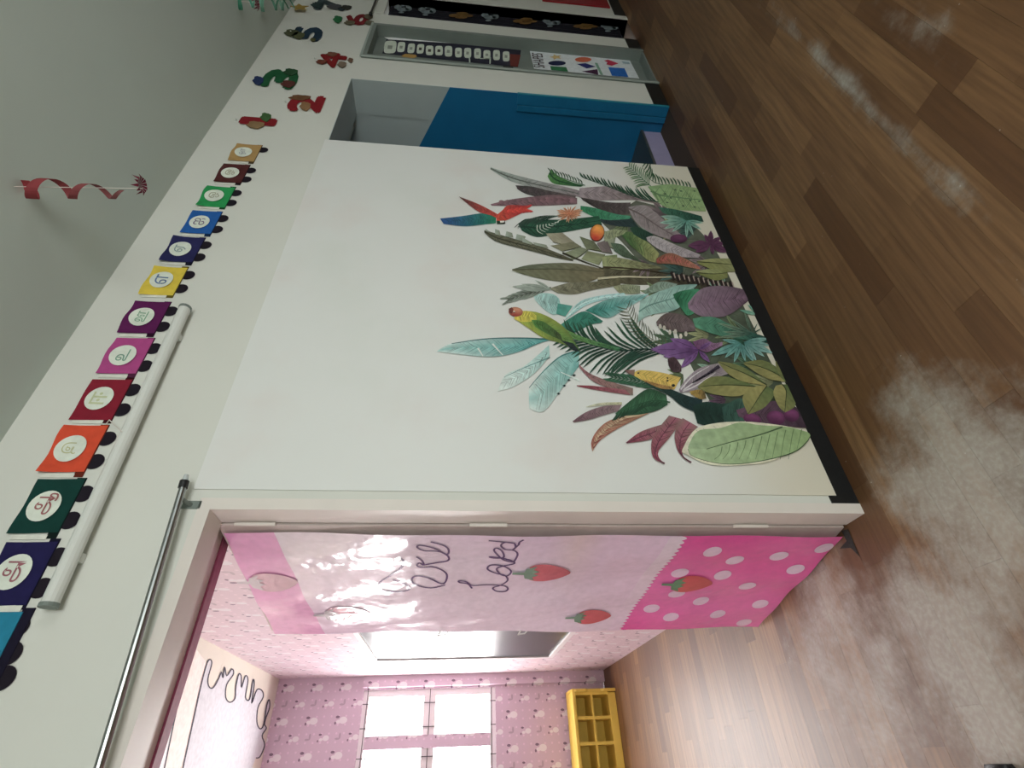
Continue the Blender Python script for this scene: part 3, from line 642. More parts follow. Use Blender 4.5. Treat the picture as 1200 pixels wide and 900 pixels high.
for i, (gl, pxy, c, lc, cn) in enumerate(cards):
    p = W(*pxy); x, z = p.x, p.z; hw, hh = .081, .053
    t = thing('train_card', '%s train carriage card with a letter in a white circle on the wall' % cn, 'card', (x, 0, z-.09), 'letter train carriages')
    cd_ = []
    nx, nz = 8, 3; zb = -.070
    V = []; Cc = []
    lift = U(.004, .018)
    for j in range(nz+1):
        for k in range(nx+1):
            tz = j/nz; V.append((x-hw+2*hw*k/nx + (.006*(1-tz) if i % 3 else -.004*tz), -.004-lift*max(0, tz-.35)**2*(1+.6*math.sin(k*.9+i)), z+zb+(hh-zb)*tz)); Cc.append(pc(c))
    obj('card', V, [(j*(nx+1)+k, j*(nx+1)+k+1, (j+1)*(nx+1)+k+1, (j+1)*(nx+1)+k) for j in range(nz) for k in range(nx)], 'card', t, cols=Cc)
    dark = tuple(v*.45 for v in c)
    wallflat('chassis', [(x-.092, z-.072), (x+.090, z-.072), (x+.090, z-.046), (x-.092, z-.046)], -.0028, dark, t, .002)
    wallflat('coupling', [(x-.095, z-.048), (x-hw-.001, z-.048), (x-hw-.001, z+.042), (x-.095, z+.042)], -.0035, (206, 206, 196), t, .002)
    lf = lift*.12
    dd = disc_on(lambda a, b: Vector((a, -.0065-lf-lift*max(0, (b-z+hh)/(2*hh)-.35)**2*1.5, b)), x, z-.002, .046, .040, 26)
    ds = obj('disc', *dd, 'card', t, cols=[pc((206, 212, 200))]*27)
    v, f, asp = glyph(gl if i != 1 else '\u0b85'); w_ = .046*min(1.15, max(.75, asp)); h_ = .044 if asp < 1.6 else .034
    obj('letter', [(x+(a-.5)*w_, -.0076-lf-lift*max(0, .5+(b-.5)*h_/(2*hh)-.35)**2*1.5, z-.002+(b-.5)*h_) for a, b in v], f, 'card', ds, cols=[pc(lc)]*len(v))
    if i == 1:   # the long vowel adds a loop under the right end
        v, f = ribbon2d(catmull([(x+.022, z-.018), (x+.030, z-.006), (x+.036, z-.010), (x+.034, z-.022), (x+.024, z-.026), (x+.014, z-.024)], 5), .0022)
        obj('letter_loop', [(a, -.0078-lf-lift*.1, b) for a, b in v], f, 'card', ds, cols=[pc(lc)]*len(v))
    for dx in ((-.040, .040) if i < 11 else (.045,)):
        V, Fc = disc_on(lambda a, b: Vector((a, -.0022, b)), x+dx, z-.084, .026, .026, 20); n = len(V)
        obj('wheel', V, Fc, 'card', t, cols=[pc((30, 24, 34))]*n)
# engine at the head of the train, mostly out of frame
e0 = W(25, 720); ex, ez = .350, 2.462
en = thing('train_engine', 'teal paper engine at the head of the letter train', 'card', (ex-.1, 0, 2.37))
wallflat('body', [(ex, ez-.055), (ex, ez+.05), (ex-.10, ez+.05), (ex-.10, ez+.12), (ex-.20, ez+.12), (ex-.20, ez+.03), (ex-.30, ez+.03), (ex-.30, ez-.055)], -.006, (16, 120, 150), en, .004)
wallflat('chassis', [(ex+.01, ez-.078), (ex+.01, ez-.05), (ex-.30, ez-.05), (ex-.30, ez-.078)], -.004, (24, 20, 40), en, .003)
wallflat('coupling', [(ex+.001, ez-.045), (ex+.016, ez-.045), (ex+.016, ez+.04), (ex+.001, ez+.04)], -.0038, (206, 206, 196), en, .002)
for px in ((21, 735), (12, 766), (4, 795)):
    q = W(*px); V, Fc = disc_on(lambda a, b: Vector((a, -.0025, b)), q.x, q.z, .027, .027, 20); obj('wheel', V, Fc, 'card', en, cols=[pc((30, 24, 34))]*len(V))

# ------------------------------------------------------------------ fluorescent batten and curtain rod above the playroom door
tl = thing('tube_light', 'unlit white tube light batten on the wall under the paper train', 'light', (.9, -.02, 2.37))
a, b = W(217, 361, -.035), W(57, 710, -.035)
tube('batten', [a, b], .0195, 'white', tl, 14)
dv = (b-a).normalized(); tube('end_cap', [a-dv*.004, a+dv*.006], .0215, 'metalgrey', tl, 14); tube('end_cap', [b-dv*.006, b+dv*.004], .0215, 'metalgrey', tl, 14)
for k in (.12, .88): q = a+(b-a)*k; box('clip', (q.x-.012, q.x+.012, -.02, -.001, q.z-.014, q.z+.014), 'white', tl)
q = W(141, 503, -.02); tube('loose_wire', [W(124, 497, -.006), W(128, 492, -.02), W(137, 500, -.03), W(143, 506, -.058)], .0015, 'frame', tl, 5)
cr = thing('curtain_rod', 'steel curtain rod with dark end cap above the playroom doorway', 'rod', (.3, -.05, 2.12))
a, b = W(214, 572, -.05), W(112, 912, -.05); dv = (b-a).normalized()
b = a+dv*1.15
tube('pole', [a, b], .0095, 'steel', cr, 12); tube('end_cap', [a-dv*.022, a], .0125, 'darkcap', cr, 12); tube('finial', [a-dv*.042, a-dv*.022], [.006, .009], 'chrome', cr, 10)
q = a+dv*.03; tube('bracket', [(q.x, q.y, q.z), (q.x, -.002, q.z-.012)], .006, 'metalgrey', cr, 8); box('bracket_plate', (q.x-.012, q.x+.012, -.004, -.0005, q.z-.04, q.z+.012), 'metalgrey', cr)
for o in cr.children:
    pass

# ------------------------------------------------------------------ hanging party streamers
def streamer(name, label, x, y, z1, z0, rad, turns, w, c1, c2):
    t = thing(name, label, 'streamer', (x, y, z0), 'ceiling streamers'); V = []; Cc = []; n = int(turns*22)
    for i in range(n+1):
        u = i/n; a = 2*math.pi*turns*u; r = rad*(1-.55*u); zc = z1-(z1-z0)*u; ww = w*(1-.6*u)
        for s in (-1, 1): V.append((x+r*math.cos(a), y+r*math.sin(a), zc+s*ww)); Cc.append(lerp(pc(c1), pc(c2), u))
    obj('spiral', V, [(2*i, 2*i+2, 2*i+3, 2*i+1) for i in range(n)], 'card', t, cols=Cc); return t
def pompom(parent, x, y, z, r, c):
    V = []; Fc = []
    for k in range(12):
        th = 2*math.pi*k/12; b = len(V)
        for rr, da, dz in ((0, 0, 0), (r*.7, -.22, -.3*r), (r, 0, -.15*r+.35*r*(k % 2)), (r*.7, .22, -.3*r)): V.append((x+rr*math.cos(th+da), y+rr*math.sin(th+da), z+dz))
        Fc.append((b, b+1, b+2, b+3))
    obj('paper_flower', V, Fc, 'card', parent, cols=[pc(c)]*len(V))
s1 = streamer('paper_streamer', 'red spiral paper streamer with a flower hanging from the ceiling', 1.47, -.46, 2.715, 2.40, .036, 2.7, .020, (140, 50, 56), (104, 62, 62)); pompom(s1, 1.515, -.465, 2.375, .034, (96, 26, 46))
tube('string', [(1.47, -.46, 2.72), (1.50, -.462, 2.36)], .0012, 'frame', s1, 5)
q = on(283, 1, 2, 2.68); s2 = streamer('paper_streamer', 'green spiral paper streamer at the far end of the ceiling', q.x, q.y, 2.715, 2.60, .05, 1.6, .012, (40, 120, 90), (90, 150, 130)); q = on(299, 3, 2, 2.62); pompom(s2, q.x, q.y, 2.62, .045, (104, 50, 60)); tube('string', [(q.x, q.y, 2.72), (q.x, q.y, 2.615)], .0012, 'frame', s2, 5)
q = on(312, 3, 2, 2.66); s3 = streamer('paper_streamer', 'pale teal spiral paper streamer beside the star on the ceiling', q.x, q.y, 2.715, 2.53, .055, 2.2, .011, (110, 160, 140), (40, 84, 62))
q = on(335, 4, 2, 2.66); s4 = streamer('paper_streamer', 'short grey-green paper streamer nearest the gold star', q.x, q.y, 2.715, 2.60, .05, 1.3, .011, (110, 150, 130), (60, 110, 90))
gs = thing('paper_star', 'gold paper star at the ceiling edge', 'star', (4.74, -.03, 2.62))
q = W(351, 8, -.03); wallflat('star', [(q.x+(.07 if k % 2 == 0 else .034)*math.cos(math.pi*k/5+.3), q.z+(.07 if k % 2 == 0 else .034)*math.sin(math.pi*k/5+.3)) for k in range(10)], -.03, (150, 124, 50), gs, .004)
tube('string', [(q.x, -.028, q.z+.05), (q.x, -.028, CZ)], .0012, 'frame', gs, 5)

# ------------------------------------------------------------------ dark shoe cut by the picture edge
sho = thing('shoe', 'black shoe on the floor cut off by the picture edge', 'shoe', (-.10, -.02, 0))
V = []; Fc = []; n = 14; prof = [(.0, .030, .020), (.02, .042, .045), (.07, .048, .055), (.14, .044, .06), (.20, .040, .085), (.25, .034, .09), (.27, .02, .06)]
bx, by = -.035, -.048
for u, hw_, hh_ in prof:
    for k in range(n):
        t = math.pi*2*k/n; V.append((bx-u, by+hw_*math.cos(t), max(0.001, hh_*.5+hh_*.5*math.sin(t))))
Fc = [(i*n+k, i*n+(k+1) % n, (i+1)*n+(k+1) % n, (i+1)*n+k) for i in range(len(prof)-1) for k in range(n)] + [tuple(range(n)), tuple(range((len(prof)-1)*n, len(prof)*n))]
obj('upper', V, Fc, 'shoe', sho, smooth=True)
V = [(bx-u, by+s*(h+.004), z) for z in (.0005, .012) for s in (-1, 1) for u, h, q in prof]; n = len(prof)
obj('sole', V, [tuple(range(n)) + tuple(range(2*n-1, n-1, -1)), tuple(range(2*n, 3*n)) + tuple(range(4*n-1, 3*n-1, -1))] + [(i, i+1, 2*n+i+1, 2*n+i) for i in range(n-1)] + [(n+i, n+i+1, 3*n+i+1, 3*n+i) for i in range(n-1)], 'shoe', sho)
#MURAL#
# ------------------------------------------------------------------ jungle mural (flat print: every leaf a thin printed shape)
MUX0, MUX1, MUZ0, MUZ1 = .688, 2.744, .072, 2.115
mu = thing('wall_mural', 'large pale mural of jungle leaves and birds covering the wall beside the playroom door', 'mural', ((MUX0+MUX1)/2, 0, MUZ0))
box('ground', (MUX0, MUX1, -.005, -.0006, MUZ0, MUZ1), 'mural', mu)
LAY = [0]
def MP(p, e=0.0):
    q = W(p[0], p[1]); return Vector((max(MUX0+.001, min(MUX1-.001, q.x)), -.0053 - LAY[0]*.00002 - e*.5, max(MUZ0+.001, q.z)))
def rs(pts, n):
    c = catmull(pts, 8); d = [0]
    for a, b in zip(c, c[1:]): d.append(d[-1]+math.hypot(b[0]-a[0], b[1]-a[1]))
    out = []; j = 0
    for i in range(n+1):
        t = d[-1]*i/n
        while j < len(d)-2 and d[j+1] < t: j += 1
        k = (t-d[j])/((d[j+1]-d[j]) or 1); out.append((c[j][0]+(c[j+1][0]-c[j][0])*k, c[j][1]+(c[j+1][1]-c[j][1])*k))
    return out
class Art:
    def __init__(s, name): s.n = name; s.top = 0.0; s.V = []; s.F = []; s.C = []; LAY[0] += 1
    def add(s, pts, faces, cols, e=0.0):
        b = len(s.V); s.V += [MP(p, e) for p in pts]; s.F += [tuple(i+b for i in f) for f in faces]; s.C += cols; s.top = max(s.top, e); return s
    def done(s, parent=None):
        LAY[0] += s.top*.5/.00002; return obj(s.n, s.V, s.F, 'paint', parent or mu, cols=s.C)
def loft(a, A, B, ca, cb, cm=None, n=14, m=4, stripe=0.0, e=0.0, slant=0):
    """surface between rails A and B; ca at the start, cb at the end, cm along the middle"""
    a_, b_ = rs(A, n), rs(B, n); P = []; Cc = []
    ca, cb = pc(ca), pc(cb); cm = pc(cm) if cm else None
    for i in range(n+1):
        for j in range(m+1):
            t = j/m; P.append((a_[i][0]+(b_[i][0]-a_[i][0])*t, a_[i][1]+(b_[i][1]-a_[i][1])*t))
            c = lerp(ca, cb, i/n)
            if cm: c = lerp(c, cm, (1-abs(2*t-1))*.8)
            k = 1+stripe*(1 if (i+(j if slant else 0)) % 2 else -1)*U(.6, 1.3)+U(-.05, .05)
            Cc.append(tuple(min(.9, v*k) for v in c))
    Fc = [(i*(m+1)+j, i*(m+1)+j+1, (i+1)*(m+1)+j+1, (i+1)*(m+1)+j) for i in range(n) for j in range(m)]
    a.add(P, Fc, Cc, e); return a_, b_
def line(a, pts, w, c, e=.00002, sm=True):
    p = rs(pts, max(4, 3*len(pts))) if sm and len(pts) > 2 else pts
    n = len(p); v, f = ribbon2d(p, lambda t: w*(1-.6*t)); a.add(v, f, [pc(c)]*len(v), e)
def leaf(name, A, B, ca, cb, cm=None, vein=None, veins=0, stripe=0.0, n=14, slant=0, fine=True):
    a = Art(name)
    x, y = loft(a, A, B, ca, cb, cm, n, 4, stripe, 0, slant)
    if fine:      # brush strokes fanning from the midrib
        N = 40; xa, ya = rs(A, N), rs(B, N); md = [((p[0]+q[0])/2, (p[1]+q[1])/2) for p, q in zip(xa, ya)]
        wid = max(math.hypot(p[0]-q[0], p[1]-q[1]) for p, q in zip(xa, ya)); sh = 3 if wid < 14 else 5
        for i in range(2, N-sh-1):
            for sd in (xa, ya):
                if R() < .25: continue
                c = lerp(ca, cb, i/N); k = random.choice((.70, .78, .85, .9, 1.08)); j = i+random.choice((sh-2, sh-1, sh)); t1 = U(.75, .97)
                line(a, [md[i], (md[j][0]+(sd[j][0]-md[j][0])*t1, md[j][1]+(sd[j][1]-md[j][1])*t1)], U(.22, .5), tuple(min(235, v*k) for v in c), .000004+.000002*(i % 3), sm=False)
    if vein:
        mid = [((p[0]+q[0])/2, (p[1]+q[1])/2) for p, q in zip(x, y)]; line(a, mid, .9, vein, .00003)
        for k in range(veins):
            i = 1+int((n-2)*(k+.5)/veins); j = max(0, i-2)
            for s in (x, y): line(a, [mid[i], (mid[j][0]*.15+s[j][0]*.85, mid[j][1]*.15+s[j][1]*.85)], .45, vein, .000025, sm=False)
    return a.done()
def frond(name, spine, n, l0, l1, side, lean, w, c1, c2, curl=.25, stem=True):
    a = Art(name); sp = rs(spine, n)
    for i in range(1, n+1):
        p = sp[i]; q = sp[i-1]; dx, dy = p[0]-q[0], p[1]-q[1]; l = math.hypot(dx, dy) or 1; dx /= l; dy /= l
        t = i/n; L_ = (l0+(l1-l0)*t)*U(.88, 1.1)
        for s in ((1, -1) if side == 0 else (side,)):
            al = lean+U(-.05, .05); ex, ey = dx*math.cos(al)-dy*math.sin(al)*s, dy*math.cos(al)+dx*math.sin(al)*s
            bx, by = dx*math.cos(al-curl)-dy*math.sin(al-curl)*s, dy*math.cos(al-curl)+dx*math.sin(al-curl)*s
            m1 = (p[0]+ex*L_*.5, p[1]+ey*L_*.5); tip = (m1[0]+bx*L_*.5, m1[1]+by*L_*.5)
            v, f = ribbon2d(rs([p, m1, tip], 6), lambda u: w*(.45+1.5*u*(1-u)*2.0)*(1 if u < .99 else .05)); k = U(.8, 1.2)
            a.add(v, f, [tuple(z*k for z in lerp(pc(c1), pc(c2), j/len(v))) for j in range(len(v))], .000008*(2*i+(s > 0)))
    if stem: line(a, spine, w*.8, c1, .000008*(2*n+3))
    return a.done()
def poly(name, pts, ca, cb, parent=None, edge=None):
    a = Art(name); n = len(pts); x0 = min(p[0] for p in pts); x1 = max(p[0] for p in pts)
    a.add(pts, [tuple(range(n))], [lerp(pc(ca), pc(cb), (p[0]-x0)/((x1-x0) or 1)) for p in pts])
    if edge: line(a, pts+[pts[0]], .5, edge, sm=False)
    return a.done(parent)
def ell(name, cx, cy, rx, ry, c1, c2, rot=0, parent=None, edge=None):
    a = Art(name); n = 20; P = []
    for rr in (.55, 1):
        for k in range(n):
            t = 2*math.pi*k/n; u, v = rx*rr*math.cos(t), ry*rr*math.sin(t); P.append((cx+u*math.cos(rot)-v*math.sin(rot), cy+u*math.sin(rot)+v*math.cos(rot)))
    cc = [lerp(pc(c1), pc(c2), .5+.5*math.sin(2*math.pi*k/n)) for k in range(n)]
    a.add(P, [tuple(range(n))]+[(k, (k+1) % n, n+(k+1) % n, n+k) for k in range(n)], [tuple(v*1.15 for v in c) for c in cc]+[tuple(v*.85 for v in c) for c in cc])
    if edge: line(a, P[n:]+[P[n]], .6, edge, sm=False)
    return a.done(parent)
def petals(name, cx, cy, tips, w, c1, c2, vein=None):
    a = Art(name)
    for ti, (tx, ty) in enumerate(tips):
        dx, dy = tx-cx, ty-cy; l = math.hypot(dx, dy); nx, ny = -dy/l*w*l, dx/l*w*l; b = U(-.1, .1)
        A = [(cx, cy), (cx+dx*.4+nx*(1+b), cy+dy*.4+ny*(1+b)), (cx+dx*.75+nx*.7, cy+dy*.75+ny*.7), (tx, ty)]
        B = [(cx, cy), (cx+dx*.4-nx*(1-b), cy+dy*.4-ny*(1-b)), (cx+dx*.75-nx*.7, cy+dy*.75-ny*.7), (tx, ty)]
        k = U(.85, 1.15); loft(a, A, B, tuple(v*k for v in c1), c2, None, 8, 2, .08, ti*.000012)
        line(a, [(cx+dx*.25, cy+dy*.25), (cx+dx*.85, cy+dy*.85)], .35, vein or tuple(v*.75 for v in c1), ti*.000012+.000006, sm=False)
    return a.done()
def pair(name, A, Mi, B, ct, cb_, tip, vein, n=14, st=.08):
    """two-tone leaf: halves either side of the midrib"""
    a = Art(name); loft(a, A, Mi, ct, tip, None, n, 3, st, 0, 1); loft(a, Mi, B, cb_, tip, None, n, 3, st, 0, 1); line(a, Mi, .7, vein); return a.done()

C0 = crop(500, 340, 4.092); D1 = crop(500, 180, 4.5); G5 = crop(490, 170, 2.196)
C1 = crop(560, 180, 7.5); C2 = crop(680, 180, 7.5); C3 = crop(560, 260, 7.5); C4 = crop(700, 260, 6.667); C5 = crop(640, 340, 7.5); C6 = crop(760, 340, 7.5); C7 = crop(660, 430, 6.925); C8 = crop(780, 430, 6.667)
one = lambda f, x, y: f((x, y))[0]
# deep undergrowth
leaf('undergrowth', [(745, 236), (795, 252), (835, 290), (866, 350), (900, 420), (938, 492)], [(705, 262), (742, 300), (775, 350), (800, 410), (825, 460), (845, 494)], (92, 96, 84), (62, 74, 58), stripe=.15, n=26)
leaf('undergrowth', C4((0, 370), (300, 330), (600, 400), (950, 480)), C4((0, 470), (300, 500), (620, 500), (980, 560)), (92, 88, 68), (58, 50, 42), stripe=.22, n=24)
pal = ((70, 96, 74), (96, 110, 78), (58, 84, 80), (110, 96, 100), (128, 132, 96), (84, 62, 80), (60, 70, 50), (120, 150, 130), (50, 92, 74))
cen = [(735, 262), (765, 275), (790, 270), (815, 270), (760, 310), (800, 320), (830, 310), (780, 350), (820, 350), (850, 340), (790, 400), (830, 395), (865, 390), (800, 440), (840, 435), (880, 430), (850, 470), (890, 465), (915, 470), (780, 255), (845, 365), (875, 405), (905, 450), (925, 485)]
for k, (cx, cy) in enumerate(cen):
    th = U(-.6, .6)+math.pi; L1 = U(20, 34); c = random.choice(pal)
    tips_ = [(cx+L1*math.cos(th+d), cy+L1*.8*math.sin(th+d)) for d in (-.9, -.45, 0, .45, .9)]
    petals('undergrowth_leaf', cx, cy, tips_, .10, tuple(v*.75 for v in c), tuple(min(220, v*1.25) for v in c))
# top right: grey, mauve and green
leaf('lance_leaf', C1((110, 130), (300, 190), (600, 265), (840, 320), (1060, 395)), C1((112, 150), (250, 235), (400, 290), (600, 335), (850, 385), (1060, 425)), (150, 164, 156), (140, 120, 128), vein=(90, 96, 90))
leaf('tattered_leaf', C1((330, 288), (480, 300), (620, 335), (860, 380)), C1((350, 325), (430, 368), (600, 405), (850, 425)), (66, 64, 64), (96, 84, 86), stripe=.15)
frond('tattered_leaf', C1((860, 400), (620, 360), (380, 310)), 9, 9, 5, -1, .35, 1.5, (70, 62, 64), (96, 82, 88), stem=False)
leaf('mauve_leaf', C1((110, 455), (280, 415), (480, 388), (700, 372), (870, 400)), C1((120, 468), (350, 472), (600, 468), (870, 455)), (120, 92, 98), (110, 90, 92), (140, 100, 112), stripe=.12)
frond('mauve_leaf', C1((860, 420), (520, 415), (230, 435)), 12, 10, 6, 0, .28, 1.2, (104, 78, 84), (140, 104, 112), stem=False)
leaf('green_leaf', C1((640, 150), (720, 215), (830, 262), (925, 290)), C1((610, 210), (660, 272), (800, 292), (900, 302)), (82, 132, 70), (44, 92, 56), vein=(30, 70, 46))
frond('palm_frond', C1((940, 290), (820, 250), (640, 190)), 12, 8, 9, 1, 1.0, .55, (40, 84, 54), (24, 54, 42), .5)
leaf('mauve_leaf', C2((-10, 315), (150, 300), (300, 300), (480, 370), (700, 450)), C2((-10, 395), (120, 420), (300, 420), (480, 420), (700, 455)), (150, 136, 142), (120, 106, 104), stripe=.14, n=20)
leaf('tattered_leaf', C2((0, 395), (140, 420), (280, 440), (440, 440)), C2((20, 420), (160, 500), (320, 545), (430, 540)), (62, 56, 56), (86, 76, 76), stripe=.2, n=18)
frond('palm_frond', C2((700, 440), (460, 385), (240, 300), (30, 225)), 20, 22, 9, 1, .45, .8, (36, 70, 54), (40, 78, 58), -.25)
frond('palm_frond', C2((620, 300), (540, 230), (430, 130)), 11, 16, 8, 0, .8, .6, (70, 110, 76), (120, 146, 110), -.3)
frond('palm_frond', C2((1000, 330), (840, 300), (640, 260), (540, 130)), 17, 10, 15, 1, 1.15, .7, (56, 92, 62), (40, 76, 50), .35)
leaf('spotted_leaf', C2((590, 300), (780, 280), (900, 295), (1060, 320)), C2((640, 380), (720, 470), (850, 505), (1100, 520)), (128, 160, 112), (138, 160, 108), (150, 180, 124), vein=(90, 124, 84), veins=4)
a = Art('leaf_speck')
for p in ((790, 400), (880, 340), (740, 365), (760, 440), (1000, 340), (960, 420), (1040, 430), (900, 470), (1000, 480), (830, 330)):
    q = C2((p[0]-14, p[1]), (p[0], p[1]-7), (p[0]+16, p[1]+2), (p[0], p[1]+7)); a.add(q, [(0, 1, 2, 3)], [pc((60, 84, 62))]*4)
a.done()
leaf('mauve_leaf', C2((420, 480), (560, 465), (660, 530), (780, 640), (880, 720)), C2((425, 510), (490, 620), (600, 700), (740, 755), (860, 780)), (146, 138, 140), (138, 124, 126), (132, 120, 122), vein=(100, 88, 88))
leaf('dark_leaf', C2((680, 480), (850, 505), (1060, 560)), C2((720, 530), (880, 590), (1080, 610)), (60, 110, 90), (30, 66, 56), stripe=.2)
petals('teal_leaf', *one(C2, 930, 600), C2((690, 620), (730, 670), (800, 700), (930, 750), (990, 730), (1060, 680), (1075, 620), (700, 560)), .10, (70, 126, 114), (146, 180, 164), (40, 90, 80))
leaf('dark_leaf', C2((140, 600), (260, 560), (420, 560), (500, 650)), C2((220, 630), (330, 650), (460, 660), (560, 700)), (50, 62, 68), (44, 66, 66))
leaf('green_leaf', C2((0, 470), (120, 488), (300, 540), (440, 560)), C2((0, 510), (130, 572), (250, 595), (430, 585)), (48, 122, 84), (70, 140, 110), stripe=.1)
leaf('dark_leaf', C1((355, 630), (420, 585), (560, 590), (760, 590), (1060, 560)), C1((385, 690), (520, 745), (700, 712), (880, 680), (1090, 640)), (34, 62, 52), (40, 84, 64), (48, 100, 74), vein=(26, 56, 46), veins=5, n=20)
frond('palm_frond', C1((720, 560), (560, 560), (400, 600)), 16, 26, 14, -1, .35, .4, (54, 74, 64), (40, 58, 52), -.2)
a = Art('white_stripe')
for k in range(8):
    x = 520+k*26; line(a, C1((x, 640-k*3), (x+2, 690-k*12), (x+50-k*3, 720-k*18)), .55, (196, 200, 190))
a.done()
petals('orange_tuft', *one(C1, 800, 540), C1(*[(800+U(80, 135)*math.cos(t*.27), 540+U(60, 100)*math.sin(t*.27)) for t in range(24)]), .09, (176, 104, 72), (206, 158, 124))
# scarlet bird in flight
bd_ = leaf('flying_bird', D1((365, 335), (400, 305), (430, 280), (520, 282)), D1((370, 370), (420, 358), (460, 340), (520, 312)), (204, 74, 52), (150, 40, 50))
for A, B, c1, c2 in ((((365, 340), (300, 322), (180, 338), (70, 350)), ((365, 374), (290, 382), (200, 390), (90, 378)), (30, 116, 84), (44, 80, 140)), (((378, 330), (330, 302), (260, 268), (170, 234)), ((370, 348), (335, 332), (270, 312), (180, 243)), (196, 66, 56), (96, 60, 60))):
    w_ = leaf('bird_wing', D1(*A), D1(*B), c1, c2, stripe=.1)
frond('bird_tail', D1((400, 320), (450, 310), (520, 300)), 10, 5, 9, 0, .55, 1.1, (204, 66, 50), (176, 40, 52), stem=False)
poly('bird_face', D1((368, 362), (412, 360), (414, 378), (370, 380)), (40, 60, 40), (30, 20, 20)); poly('bird_face', D1((385, 362), (410, 361), (406, 371), (388, 372)), (220, 214, 204), (220, 214, 204))
# olive banana leaves
leaf('olive_leaf', C3((55, 85), (160, 115), (330, 165), (480, 205), (640, 262), (830, 340)), C3((58, 110), (150, 182), (300, 228), (500, 278), (700, 332), (835, 358)), (84, 88, 74), (78, 76, 60), (112, 108, 86), vein=(62, 62, 48))
for k, q in enumerate((((150, 75), (190, 90), (200, 135), (150, 120)), ((250, 95), (300, 110), (310, 150), (240, 140)), ((340, 120), (420, 140), (400, 185), (330, 165)), ((390, 150), (480, 200), (470, 215), (390, 190)), ((480, 190), (600, 215), (620, 250), (500, 215)), ((65, 70), (90, 90), (130, 110), (70, 95)))): poly('leaf_scrap', C3(*q), (150, 160, 148), (128, 134, 116))
for q, c in ((((595, 115), (740, 108), (845, 190), (780, 222), (660, 190)), (158, 152, 130)), (((635, 222), (840, 188), (905, 230), (740, 272)), (132, 130, 104)), (((765, 282), (900, 232), (965, 258), (900, 312), (832, 345)), (138, 146, 118)), (((905, 340), (960, 268), (1112, 300), (1060, 392)), (142, 148, 112)), (((890, 140), (1015, 182), (1085, 272), (950, 250)), (112, 118, 92)), (((1100, 312), (1220, 300), (1220, 415), (1110, 405)), (128, 142, 96)), (((1110, 90), (1210, 130), (1190, 250), (1100, 210)), (150, 156, 132)), (((1040, 200), (1130, 170), (1180, 290), (1090, 280)), (120, 108, 108))):
    a = Art('banana_leaf'); p = C3(*q); k = len(p)//2; loft(a, p[:k], p[k:][::-1], c, tuple(v*.86 for v in c), None, 8, 3, .05, 0, 1); line(a, p[k:], .6, (70, 72, 54), sm=False); a.done()
leaf('banana_leaf', C4((30, 285), (160, 290), (330, 325), (480, 360)), C4((40, 365), (170, 385), (290, 380), (500, 375)), (146, 152, 108), (110, 108, 78), vein=None, stripe=.12, n=20)
leaf('banana_leaf', C4((100, 175), (190, 190), (260, 260), (340, 320)), C4((130, 240), (200, 285), (260, 300), (330, 325)), (84, 104, 84), (70, 86, 66))
leaf('banana_leaf', C4((180, 110), (260, 90), (400, 180), (480, 260)), C4((250, 190), (320, 250), (390, 310), (450, 330)), (66, 104, 60), (148, 148, 96), stripe=.16, n=16)
leaf('dark_leaf', C4((250, 60), (310, 50), (430, 110)), C4((280, 110), (350, 150), (440, 190)), (44, 76, 60), (34, 60, 52))
leaf('pale_leaf', C4((50, 90), (130, 70), (230, 80)), C4((60, 170), (120, 140), (200, 110)), (150, 156, 126), (140, 150, 110))
ell('orange_fruit', *one(C3, 1045, 108), 8.2, 10, (224, 150, 60), (186, 56, 40), .3, edge=(70, 40, 36))
pair('lance_leaf', C3((300, 430), (450, 392), (700, 374), (900, 384), (1095, 432)), C3((300, 435), (480, 430), (700, 428), (900, 440), (1100, 455)), C3((305, 442), (400, 476), (600, 522), (850, 548), (1000, 532), (1110, 475)), (92, 102, 84), (104, 108, 84), (112, 104, 80), (74, 72, 54), 22, .1)
line(Art('stem') if False else (a := Art('leaf_stem')), C4((0, 455), (200, 440), (420, 445), (620, 440)), 1.3, (186, 178, 150)); line(a, C3((740, 285), (920, 360), (1100, 425)), 1.2, (60, 58, 44)); line(a, C4((40, 365), (300, 380), (600, 420)), 1.0, (66, 56, 42)); a.done()
leaf('olive_leaf', C3((620, 600), (800, 548), (1000, 540), (1250, 500)), C3((700, 640), (850, 648), (1000, 612), (1250, 570)), (126, 124, 104), (96, 92, 68), stripe=.16, n=22)
frond('palm_frond', C3((640, 590), (480, 630), (280, 690)), 9, 20, 12, 0, .42, .9, (84, 92, 82), (140, 150, 140), .2)
petals('pale_leaf', *one(C3, 640, 610), C3((300, 580), (380, 560), (500, 525)), .08, (140, 152, 142), (158, 168, 158))
leaf('pale_leaf', C4((120, 520), (200, 500), (330, 510)), C4((170, 570), (250, 575), (330, 570)), (140, 142, 110), (130, 140, 116), stripe=.08)
# teal banana leaves and green parrot
leaf('teal_leaf', C3((490, 670), (560, 640), (660, 650), (712, 690)), C3((500, 700), (590, 790), (680, 830), (722, 740)), (166, 198, 194), (140, 184, 180))
poly('teal_leaf', C3((700, 730), (830, 752), (765, 845), (685, 822)), (66, 138, 126), (84, 150, 138))
leaf('teal_leaf', C5((190, 225), (300, 110), (480, 60), (680, 38)), C5((160, 280), (340, 150), (520, 95), (700, 70)), (150, 192, 190), (164, 202, 204), vein=(190, 216, 212))
leaf('teal_leaf', C5((340, 192), (520, 100), (720, 60), (900, 45)), C5((400, 215), (540, 258), (690, 180), (830, 100)), (40, 118, 106), (168, 204, 204), (56, 140, 132))
leaf('teal_leaf', C5((120, 320), (220, 250), (340, 200), (495, 285)), C5((150, 375), (240, 388), (380, 320), (480, 300)), (60, 130, 112), (36, 104, 88), (52, 124, 106))
